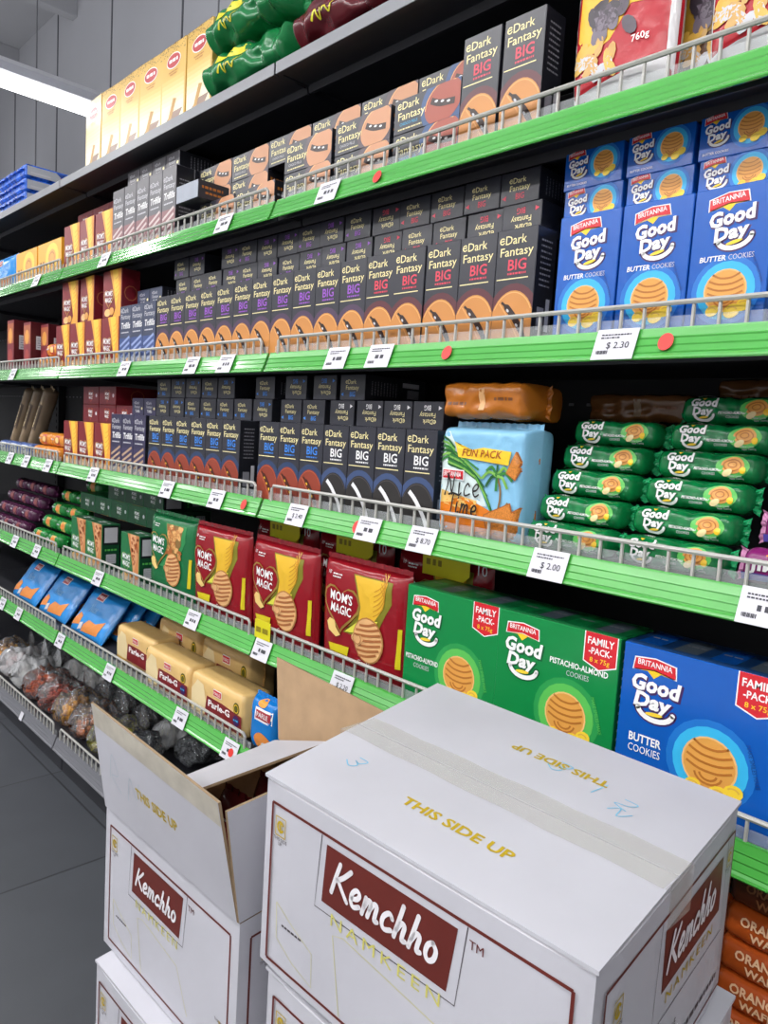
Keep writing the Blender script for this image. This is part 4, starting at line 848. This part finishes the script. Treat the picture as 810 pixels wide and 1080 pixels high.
put(fg, .556, Y, z, 'green family biscuit box next to rightmost red pouch, fifth shelf', 'family boxes'); put(fg2, .766, Y, z, 'green family biscuit box next to blue family box, fifth shelf', 'family boxes', rz=.01); put(fb, .985, Y, z, 'large blue family biscuit box at right behind the white carton', 'family boxes')
mg = box_mom('green')
for i, x in enumerate((-1.076, -.951, -.69)): put(mg, x, Y, z, f'{nth(i, 3)} of three small green nut cookie boxes standing, fifth shelf', 'small green boxes')
for j, row in enumerate(('lower', 'upper')):
    for i in range(5 if j == 0 else 3):
        n = 5 if j == 0 else 3; put(mg, (-1.16 if j == 0 else -.93)+.1265*i, Y+.062, z+.158+.0585*j, f'{nth(i, n)} in {row} row of green boxes lying flat, fifth shelf', 'green boxes lying flat', mode='flat')
for c, x0 in enumerate((-1.47, -1.325)):
    for k in range(5 if c else 4): put(sg, x0+.012*k, Y+.03*k, z+.049*k+.005, f'{("bottom", "second", "third", "fourth", "fifth")[k]} green roll up in {("left", "right")[c]} column of sloping pile, fifth shelf', 'small green rolls', rx=-.15)
for c, x0 in enumerate((-1.98, -1.84, -1.70)):
    for k in range(4): put(sp, x0+.01*k, Y+.03*k, z+.049*k+.005, f'{("bottom", "second", "third", "top")[k]} plum roll in {("left", "middle", "right")[c]} column at far left, fifth shelf', 'plum rolls', rx=-.15)

# ---- sixth shelf
z = SF['E']
for c, x in enumerate((-1.71, -1.405, -1.09)):
    for k in range(5): put(bp, x+.02*k, Y+.062*k+.012, z+.004, f'{nth(k, 9).replace("leftmost", "front").replace(" from left", " back")} blue biscuit packet in {("left", "middle", "right")[c]} leaning row, sixth shelf', 'leaning blue packets', rx=-.62, rz=.015*(k % 2))
pg = mk_parle()
for i, x in enumerate((-.712, -.452, -.192)): put(pg, x, Y+(.03 if i == 0 else 0), z, f'{nth(i, 3)} of three tan biscuit bricks in the front row, sixth shelf', 'tan biscuit bricks, front row', rz=(.0, .0, 0)[i])
for i, x in enumerate((-.62, -.355)): put(pg, x, Y+.125, z, f'{("left", "right")[i]} taller tan biscuit brick in second row, sixth shelf', 'tan biscuit bricks, second row', scale=(1, 1, 1.28))
bs = mk_blue_small(); put(bs, .005, Y, z, 'small blue biscuit packet right of the tan bricks', 'small blue packets'); put(bs, .05, Y+.065, z, 'tall blue packet behind the small blue packet, sixth shelf', 'small blue packets', scale=(1, 1, 1.7))
wo, wb = mk_wafer('orange'), mk_wafer('brown')
for k in range(4): put(wo, 1.135, Y+.006*k, z+.0425*k, f'{("bottom", "second from bottom", "third from bottom", "fourth from bottom")[k]} orange wafer pack of stack at lower right edge', 'orange wafer packs')
put(wb, 1.135, Y+.026, z+.17, 'dark brown wafer pack on top of the orange wafer stack', 'orange wafer packs')

# ---- bottom shelf: clear bags of snacks
def filmmat(name, hexc, body, seed):
    """thin clear plastic: mostly see-through, a little body colour, sharp crumpled glints"""
    m = bpy.data.materials.new(name); m.use_nodes = True; nt = m.node_tree; nt.nodes.clear(); N = nt.nodes.new; Lk = nt.links.new
    o = N('ShaderNodeOutputMaterial'); t = N('ShaderNodeBsdfTransparent'); d = N('ShaderNodeBsdfDiffuse'); g = N('ShaderNodeBsdfGlossy'); a = N('ShaderNodeMixShader'); b = N('ShaderNodeMixShader')
    fr = N('ShaderNodeFresnel'); bp_ = N('ShaderNodeBump'); nz = N('ShaderNodeTexNoise'); tc = N('ShaderNodeTexCoord')
    d.inputs['Color'].default_value = lin(hexc); g.inputs['Roughness'].default_value = .09; fr.inputs['IOR'].default_value = 1.75; a.inputs['Fac'].default_value = body
    nz.inputs['Scale'].default_value = 38; nz.inputs['Detail'].default_value = 2; nz.inputs['Distortion'].default_value = 1.2; bp_.inputs['Strength'].default_value = 1.; bp_.inputs['Distance'].default_value = .012
    Lk(tc.outputs['Object'], nz.inputs['Vector']); Lk(nz.outputs['Fac'], bp_.inputs['Height'])
    for q in (d, g, fr): Lk(bp_.outputs['Normal'], q.inputs['Normal'])
    Lk(t.outputs[0], a.inputs[1]); Lk(d.outputs[0], a.inputs[2]); Lk(a.outputs[0], b.inputs[1]); Lk(g.outputs[0], b.inputs[2]); Lk(fr.outputs[0], b.inputs['Fac']); Lk(b.outputs[0], o.inputs['Surface'])
    return m
film = filmmat('clear_bag_film', '#f6f8fa', .10, 1); whitefilm = filmmat('milky_bag_film', '#f0f3f6', .42, 2); greyfilm = filmmat('grey_bag_film', '#b4bac1', .20, 3)
def snack_mesh(col, kind, seed, w=.2, d=.13, h=.075):
    r = random.Random(seed); mb = MB(); ms = [M(f'snack{col}{i}', '#%02x%02x%02x' % tuple(min(255, int(int(col[1+2*j:3+2*j], 16)*f)) for j in range(3)), rough=.55) for i, f in enumerate((1, .78, 1.15))]
    for i in range(120 if kind != 'lump' else 95):
        a = r.uniform(0, 2*PI); q = r.random()**.5; x, y = math.cos(a)*q*w*.45, math.sin(a)*q*d*.45; zz = .008+r.random()**.7*(h-.012)*(1-q*q*.6); t = r.uniform(0, PI)
        if kind == 'stick': l = r.uniform(.018, .034); mb.tube([(x-l*math.cos(t), y-l*math.sin(t)*.6, zz), (x, y, zz+r.uniform(-.004, .008)), (x+l*math.cos(t), y+l*math.sin(t)*.6, zz)], r.uniform(.0035, .0055), r.choice(ms), 5)
        elif kind == 'noodle': l = r.uniform(.02, .04); mb.tube([(x-l*math.cos(t), y-l*math.sin(t)*.6, zz), (x-.3*l*math.cos(t)+.006, y-.006, zz+.005), (x+.3*l*math.cos(t), y+.008, zz+.003), (x+l*math.cos(t), y+l*math.sin(t)*.6, zz)], .0022, r.choice(ms), 5)
        else:
            R = r.uniform(.007, .013); mb.grid([[(x+R*math.sin(p)*math.cos(b), y+R*math.sin(p)*math.sin(b), zz+R*.7*math.cos(p)) for b in [2*PI*k/7 for k in range(7)]] for p in (.05, .8, 1.57, 2.35, 3.1)], r.choice(ms), close=True)
    return mb.mesh('snack_pieces')
def bag_mesh(mat, seed, w=.2, d=.15, h=.085):
    r = random.Random(seed); mb = MB(); nu, nv = 22, 26; rows = []
    for j in range(nv+1):
        v = j/nv; s = max(.02, 1-abs(2*v-1)**3.2)**.5; row = []
        for i in range(nu):
            a = 2*PI*i/nu; x = (v-.5)*w*1.12; y = math.cos(a)*d/2*(s*.85+.15); zc = math.sin(a)*h/2*s
            k = 1+.13*math.sin(a*3+v*9+seed)+.09*math.sin(a*5-v*17+seed*2)+.06*math.sin(a*2+v*31+seed)
            row.append((x+.006*math.sin(a*4+seed+v*8), y*k, max(.0005, h/2*.97+zc*k)))
        rows.append(row)
    mb.grid(rows, mat, close=True)
    me = mb.mesh('bag_film', True)
    nb = MB(); n = 8; rows = []                                    # gathered, knotted neck
    for j in range(6):
        t = j/5; rad = .014+.035*t; rows.append([(w*.54+.02*t, math.cos(2*PI*i/n)*rad*(1+.3*math.sin(i*3+seed)), h*.5+.02*t+math.sin(2*PI*i/n)*rad*.7*(1+.3*math.cos(i*2.+seed))) for i in range(n)])
    nb.grid(rows, mat, close=True)
    return me, nb.mesh('bag_neck', True)
KINDS = {'orange sticks': ('#e8641c', 'stick', film), 'red-brown sticks': ('#bf4526', 'stick', film), 'golden crisps': ('#eaa530', 'lump', film), 'orange puffs': ('#c4743a', 'lump', film), 'yellow noodles': ('#eade3c', 'noodle', film),
         'dark brown pieces': ('#3a2620', 'lump', greyfilm), 'pale pieces': ('#cfc9bd', 'lump', whitefilm), 'pink and orange sweets': ('#cf6a5a', 'lump', whitefilm), 'black pieces': ('#25252a', 'lump', greyfilm)}
BAGM = {}
def snack_bag(kind, x, y, zz, rz, label, tilt=0., sc=(.79, .80, 1.45)):
    col, kd, fm_ = KINDS[kind]
    if kind not in BAGM:
        sd = len(BAGM)+1; BAGM[kind] = (bag_mesh(fm_, sd), snack_mesh(col, kd, sd))
    (bm_, nk), sn = BAGM[kind]
    o = bpy.data.objects.new('snack_bag', bm_); COL.objects.link(o); o.location = (x, y, zz); o.rotation_euler = (tilt, 0, rz); o.scale = sc
    tag(o, label, 'snack bag', 'clear snack bags on the bottom shelf')
    c = bpy.data.objects.new('snack_contents', sn); COL.objects.link(c); c.parent = o; c['kind'] = 'stuff'; c.scale = (.92, .88, .92); c.location = (0, 0, .002)
    c = bpy.data.objects.new('bag_neck', nk); COL.objects.link(c); c.parent = o
z = SF['F']
B1 = [('black pieces', -.81, 'bag of black pieces hidden behind the raised carton flap'), ('yellow noodles', -.97, 'clear bag of yellow noodles next to the open carton flap'), ('orange puffs', -1.13, 'clear bag of orange-brown puffs left of the yellow noodles'), ('golden crisps', -1.29, 'clear bag of golden crisps behind wire guard near bay joint'),
      ('red-brown sticks', -1.45, 'clear bag of red-brown sticks right of the orange sticks'), ('orange sticks', -1.61, 'clear bag of bright orange sticks at front of bottom shelf'), ('pale pieces', -1.77, 'milky bag of pale pieces left of the orange sticks'), ('pink and orange sweets', -1.93, 'milky bag of pink and orange sweets at left edge'), ('golden crisps', -2.09, 'clear bag of golden crisps at far left of bottom shelf')]
for i, (k, x, lab) in enumerate(B1): snack_bag(k, x, .124, z+.004, PI/2+.04*math.sin(i*2.3), lab)
seq = ['black pieces', 'pale pieces', 'dark brown pieces', 'red-brown sticks']
for i in range(9):
    k = seq[(i*2+i//3) % 3]; snack_bag(k, -2.06+.165*i, .322, z+.004, PI/2+.04*math.sin(i*2.1), f'bag of {k}, {nth(i, 9)} in rear row of bottom shelf', 0, (.79, .80, 1.2))
for i in range(8):
    k = seq[(i+i//2+1) % 4]; snack_bag(k, -1.97+.165*i, .318, z+.132, PI/2+.04*math.cos(i*1.7), f'bag of {k}, {nth(i, 8)} heaped on the rear row of bottom shelf', 0, (.79, .80, 1.2))
for i, x in enumerate((-.43, -.22, .0)):
    k = ('black pieces', 'pale pieces', 'dark brown pieces')[i]; snack_bag(k, x, .22, z+.004, PI/2+.1*i, f'bag of {k} in shade behind the cartons on bottom shelf')

# ================================================================== cartons
cw = M('carton_white', '#bcbcc4', rough=.55, var=.06, vscale=5, bump=.12, bscale=14); kraft = M('kraft_brown', '#a98c6c', rough=.85, var=.10, vscale=25); tornm = M('torn_edge', '#8f7a60', rough=.9)
cmar = M('carton_maroon', '#61211a', rough=.5, var=.08, vscale=20); cyel = M('carton_yellow', '#b89c12', rough=.5); cpale = M('carton_pale_yellow', '#c9c58a', rough=.55); cgrey = M('carton_ink', '#4a4348', rough=.6)
tapem = M('packing_tape', '#cfccc2', rough=.14, alpha=.34, bump=.4, bscale=40); marker = M('blue_marker', '#6fb7d6', rough=.6)
CH = .222
def quadfr(a, b, c, d):                      # a..b along the bottom, d..c along the top, in metres from a
    a, b, c, d = map(Vector, (a, b, c, d)); w = (b-a).length; h = (d-a).length; n = (b-a).cross(d-a).normalized()
    def f(u, v, e): s, t = u/w, v/h; return a*(1-s)*(1-t)+b*s*(1-t)+c*s*t+d*(1-s)*t + n*e
    f.flat = True; return f, w, h
def upmark(A, x, y, s):
    A.frame(x-s, y-s*1.3, x+s, y+s*1.3, .0012, cyel, 2); A.arc(x, y, s*.6, s*.7, .4, 2*PI-.4, s*.34, cyel, 2, n=9); A.line([(x, y-s*.5), (x, y+s*.5)], s*.3, cyel, 2)
    A.text('THIS SIDE', x, y-s*2.0, .0038, cgrey, 2); A.text('UP', x, y-s*2.6, .0038, cgrey, 2)
def front_art(A, w, h, x0, x1):
    """printed long side; the logo block runs from x0 to x1"""
    A.frame(.016, .014, w-.018, h-.024, .0032, cmar, 1)
    s = x1-x0; yt = h-.033; yb = yt-.062
    A.line([(x0-.008, h-.026), (x0-.014, h-.105), (x1+.004, h-.102), (x1+.012, h-.026)], .0011, cgrey, 1)
    A.poly([(x0, yt), (x1+.002, yt), (x1-.006, yb), (x0-.004, yb)], cmar, 1)
    write_hw(A, 'Kemchho', x0+.05*s, yb+.017, s*.205, s*.030, M('carton_letter', '#e4e2e6', rough=.5), 3, sh=.16, gap=.095)
    A.text('NAMKEEN', (x0+x1)/2, yb-.018, .0130, M('carton_soft_yellow', '#cdc768', rough=.5), 2, space=1.35, bold=-.004, fit=s*.86); A.text('TM', x1+.022, yt-.010, .008, cmar, 2)
    upmark(A, .031, h-.047, .008); upmark(A, w-.034, .045, .008); upmark(A, w-.034, h-.15 if h > .2 else .05, .001)
    A.line([(.03, .085), (.06, .07), (.09, .058), (.092, .022), (.06, .03), (.032, .045), (.03, .085)], .0009, cpale, 1); A.scrib(.04, .075, .062, .0024, cgrey, 1, 5)
    A.line([(x0+.03, .0165), (x0+.015, .095), (x0+.03, .1), (x1-.01, .085), (x1+.02, .03)], .0010, cpale, 1)
def side_art(A, w, h):
    A.frame(.018, .014, w-.014, h-.026, .0032, cmar, 1); x0, x1 = w*.40, w*.86; yt = h-.040; yb = yt-.062
    A.line([(x0-.01, h-.028), (x0-.014, yb-.028), (x1+.02, yb-.03), (x1+.014, h-.028)], .0011, cgrey, 1); A.poly([(x0, yt), (x1, yt), (x1+.004, yb), (x0+.004, yb)], cmar, 1)
    write_hw(A, 'Kemchho', x0+.010, yb+.017, (x1-x0)*.205, .0052, M('carton_letter', '#e4e2e6', rough=.5), 3, sh=.16, gap=.08); A.text('NAMKEEN', (x0+x1)/2, yb-.016, .011, cyel, 2, space=1.3, fit=(x1-x0)*.8)
    upmark(A, .045, h-.055, .008); upmark(A, w-.028, h-.05, .007); A.text('HANDLE', w*.5, .055, .0075, cgrey, 1); A.text('WITH CARE', w*.5, .042, .0075, cgrey, 1); A.scrib(w*.55, w*.93, .03, .006, cgrey, 1, 4)
def hexa(mb, c, z0, z1, mat, bulge=.004, top=True):
    """carton body on four ground corners (front left, front right, back right, back left), sides slightly bowed"""
    n = 8; ring = []
    cs = [Vector((x, y, 0)) for x, y in c]; ctr = sum(cs, Vector())/4
    for i in range(4):
        a, b = cs[i], cs[(i+1) % 4]
        for k in range(n): ring.append(a.lerp(b, k/n) if k else a + (ctr-a)*.012)
    rows = []
    for z, ins in ((z0, .006), (z0+.004, .0), ((z0+z1)/2, -.0), (z1-.004, 0.), (z1, .006)):
        rows.append([p+(ctr-p).normalized()*ins+Vector((0, 0, z)) for p in ring])
    mb.grid(rows, mat, close=True); mb.face(rows[0], mat)
    if top: mb.face(rows[-1], mat)
def slab(mb, q, t, m_out, m_in=None, m_edge=None):
    """board of thickness t on quad q, q's face outwards"""
    a, b, c, d = map(Vector, q); n = (b-a).cross(d-a).normalized(); lo = [p-n*t for p in (a, b, c, d)]; hi = [a, b, c, d]
    N = 8; rows = [[hi[0].lerp(hi[1], i/N).lerp(hi[3].lerp(hi[2], i/N), j/N) for i in range(N+1)] for j in range(N+1)]
    mb.grid(rows, m_out); mb.face(lo, m_in or m_out)
    for i in range(4): mb.face([hi[i], hi[(i+1) % 4], lo[(i+1) % 4], lo[i]], m_edge or m_out)
def sealed_carton(c, z0, label, group, detailed=True, logo=(.105, .27)):
    c = [Vector((x, y, 0)) for x, y in c]; o0 = sum(c, Vector())/4; c = [p-o0 for p in c]; h = CH-.0045
    root = thing('sealed_carton', label, 'carton', (o0.x, o0.y, z0), 0, group); up = Vector((0, 0, h))
    m = MB(); hexa(m, [(p.x, p.y) for p in c], 0, h, cw)
    f, w, hh = quadfr(c[0], c[1], c[1]+up, c[0]+up); A = Art(m, f, w, hh, .0004); front_art(A, w, hh, *logo)
    f, w, hh = quadfr(c[1], c[2], c[2]+up, c[1]+up); A = Art(m, f, w, hh, .0004); side_art(A, w, hh); m.build('carton_body', root)
    ml, mr_ = c[0].lerp(c[3], .455), c[1].lerp(c[2], .455); k = .0022; g = Vector((0, .0012, 0)); zu = up+Vector((0, 0, k))
    for nm, q, flip in (('top_flap', (c[0]+zu, c[1]+zu, mr_-g+zu, ml-g+zu), False), ('top_flap', (ml+g+zu, mr_+g+zu, c[2]+zu, c[3]+zu), True)):
        m = MB(); slab(m, q, .0035, cw, kraft, cw)
        if detailed:
            f, w, hh = quadfr(*q); A = Art(m, f, w, hh, .0004)
            if not flip:
                A.text('THIS SIDE UP', w*.54, hh*.40, .0155, cyel, 1, bold=.028, fit=w*.335)
                A.brush([[(0, .8), (.5, 1), (.5, .55), (.2, .5)], [(.2, .5), (.6, .4), (.5, 0), (0, .1)]], w*.12, hh*.52, .026, .0016, marker, 1, rot=-.5)
            else:
                A.text('THIS SIDE UP', w*.58, hh*.58, .0155, cyel, 1, bold=.028, fit=w*.30, rot=PI)
                A.brush([[(0, .8), (.5, 1), (.5, .55), (.2, .5)], [(.2, .5), (.6, .4), (.5, 0), (0, .1)]], w*.55, hh*.50, .030, .0016, marker, 1, rot=-.6)
                A.brush([[(0, 1.1), (.15, 0)], [(1.0, .9), (1.5, 1.0), (1.4, .6), (1.0, .3), (1.6, .2)], [(1.2, -.3), (1.4, .2), (1.7, -.4), (1.9, .2)]], w*.70, hh*.40, .030, .0014, marker, 1, rot=-.35)
        m.build(nm, root)
    m = MB(); n = 14; wv = .030; zt = Vector((0, 0, k+.0012)); ax = (mr_-ml).normalized(); sd = Vector((-ax.y, ax.x, 0)); L = (mr_-ml).length
    for s0, s1 in ((-wv, -.0004), (.0004, wv)):
        m.grid([[ml+up+zt+ax*(L*i/n)+sd*(s+.0014*math.sin(i*1.7)*(abs(s) > .01)) for i in range(n+1)] for s in (s0, s1)], tapem)
    for e, sg in ((ml, -1), (mr_, 1)):
        m.grid([[e+up+zt+ax*sg*.0016+sd*s+Vector((0, 0, -zz)) for s in (-wv, wv)] for zz in (0, .02, .045)], tapem)
    m.build('packing_tape', root)
    return root
def shift(c, dx, dy): return [(x+dx, y+dy) for x, y in c]
R0 = [(.735, -.471), (1.133, -.457), (1.096, -.095), (.642, -.090)]
REC = [(.735, -.471), (1.133, -.460), (1.10, -.095), (.70, -.095)]
GR = 'white printed cartons, right stack'
sealed_carton(R0, 3*CH, 'sealed white printed carton on top of the right stack', GR)
sealed_carton(shift(REC, .012, .004), 2*CH, 'white printed carton second in the right stack, under the top one', GR, False)
sealed_carton(shift(REC, .004, -.004), 1*CH, 'white printed carton third down in the right stack', GR, False)
sealed_carton(shift(REC, .0, .0), 0, 'white printed carton at the foot of the right stack', GR, False)
LC = [(.312, -.462), (.672, -.453), (.640, -.104), (.262, -.108)]
GL = 'white printed cartons, left stack'
sealed_carton(shift(LC, .030, -.026), CH, 'sealed white carton under the open one, shifted to the right', GL, False, (.09, .23))
sealed_carton(shift(LC, .010, -.01), 0, 'sealed white carton at the foot of the left stack', GL, False, (.09, .23))
# open carton
c = [Vector((x, y, 0)) for x, y in LC]; o0 = sum(c, Vector())/4; c = [p-o0 for p in c]
root = thing('open_carton', 'open white carton with raised flaps left of the sealed cartons', 'carton', (o0.x, o0.y, 2*CH)); h = CH; up = Vector((0, 0, h)); t = .005
m = MB(); inn = [p*.97 for p in c]
for i in range(4):
    a, b, ia, ib = c[i], c[(i+1) % 4], inn[i], inn[(i+1) % 4]
    m.face([a, b, b+up, a+up], cw); m.face([ia, ib, ib+up, ia+up], kraft); m.face([a+up, b+up, ib+up, ia+up], tornm)
m.face(c, cw); m.face([p+Vector((0, 0, .004)) for p in inn], kraft)
f, w, hh = quadfr(c[0], c[1], c[1]+up, c[0]+up); A = Art(m, f, w, hh, .0004); front_art(A, w, hh, .092, .229)
f, w, hh = quadfr(c[1], c[2], c[2]+up, c[1]+up); A = Art(m, f, w, hh, .0004); side_art(A, w, hh); m.build('carton_body', root)
T0 = c[0]+up; T1 = c[1]+up; T2 = c[2]+up; T3 = c[3]+up
m = MB(); q = (T0+Vector((.002, -.003, .002)), T1+Vector((-.002, -.003, .002)), T1+Vector((-.002, -.036, .163)), T0+Vector((.006, -.030, .172))); slab(m, q, .004, cw, kraft, tornm)
f, w, hh = quadfr(*q); A = Art(m, f, w, hh, .0004); A.text('THIS SIDE UP', w*.50, hh*.40, .0155, cyel, 1, bold=.028, fit=w*.325)
A.rect(.001, hh*.80, w-.001, hh*.998, M('tape_residue', '#b9b3a6', rough=.5, var=.1, vscale=40), 1); A.brush([[(0, .2), (.2, 1), (.5, .5), (.1, .3), (.6, 0)], [(1.0, 0), (1.2, .8), (1.5, .3), (1.7, .9)]], w*.10, hh*.32, .055, .0012, M('faint_marker', '#a3b4be'), 1, rot=-.1)
m.build('front_flap', root)
m = MB(); q = (T2+Vector((-.004, .004, .002)), T3+Vector((.004, .004, .002)), T3+Vector((-.046, .028, .146)), T2+Vector((-.036, .028, .128))); slab(m, q, .004, cw, kraft, tornm); m.build('back_flap', root)
m = MB(); q = (T1+Vector((.001, -.002, .002)), T2+Vector((-.005, -.012, .002)), T2+Vector((-.014, -.012, .150)), T1+Vector((.004, -.027, .152))); slab(m, q, .004, cw, kraft, tornm); m.build('right_flap', root)
m = MB(); q = (T0+Vector((.006, .008, .004)), T0+Vector((.138, .03, .058)), T3+Vector((.165, -.012, .058)), T3+Vector((.006, -.010, .004))); slab(m, q, .004, cw, kraft, tornm); m.build('left_flap', root)
pm = M('maroon_packet', '#4a1a1c', rough=.25, bump=.4, bscale=30)
for j in range(2):
    for i in range(4):
        mb_, fr_, sb_ = pouch(.15, .19, .065, F('snackpouch', '#5a1e20', rough=.2), i+1, .003)
        A = Art(mb_, fr_, .15, .19); A.rect(.03, .06, .12, .13, P('spk', '#8a5a3a'), 1); A.scrib(.04, .11, .15, .012, LGREY, 1, i)
        o = mb_.build('snack_packet', None, True, loc=(o0.x-.075+.155*j, o0.y-.12+.073*i, 2*CH+.006)); [q.build('top_seal', o) for q in sb_]; o.rotation_euler = (0, 0, .03)
        tag(o, f'maroon snack packet inside open carton, {("front", "second", "third", "rear")[i]} of {("left", "right")[j]} row', 'snack packet', 'maroon packets in the open carton')

# ================================================================== camera and world
cd = bpy.data.cameras.new('camera'); cam = bpy.data.objects.new('camera', cd); COL.objects.link(cam)
R = ((0.6881160101, 0.7230634661, 0.0606265676), (-0.1170435502, 0.0281494845, 0.9927277643), (-0.7160985714, 0.6902078170, -0.1040000259))
m4 = Matrix.Identity(4)
for i in range(3): m4[i][0] = R[0][i]; m4[i][1] = R[1][i]; m4[i][2] = -R[2][i]
m4[0][3], m4[1][3], m4[2][3] = 1.36858, -.92667, 1.26
cam.matrix_world = m4; cd.sensor_fit = 'VERTICAL'; cd.sensor_height = 24; cd.lens = 779.726/1080*24; cd.clip_start = .02
SC.camera = cam
wd = bpy.data.worlds.new('world'); SC.world = wd; wd.use_nodes = True; wd.node_tree.nodes['Background'].inputs[0].default_value = (.9, .95, 1, 1); wd.node_tree.nodes['Background'].inputs[1].default_value = .25
vs = SC.view_settings; vs.view_transform = 'Standard'; vs.look = 'None'; vs.gamma = 1; vs.use_curve_mapping = False; vs.exposure = -.98
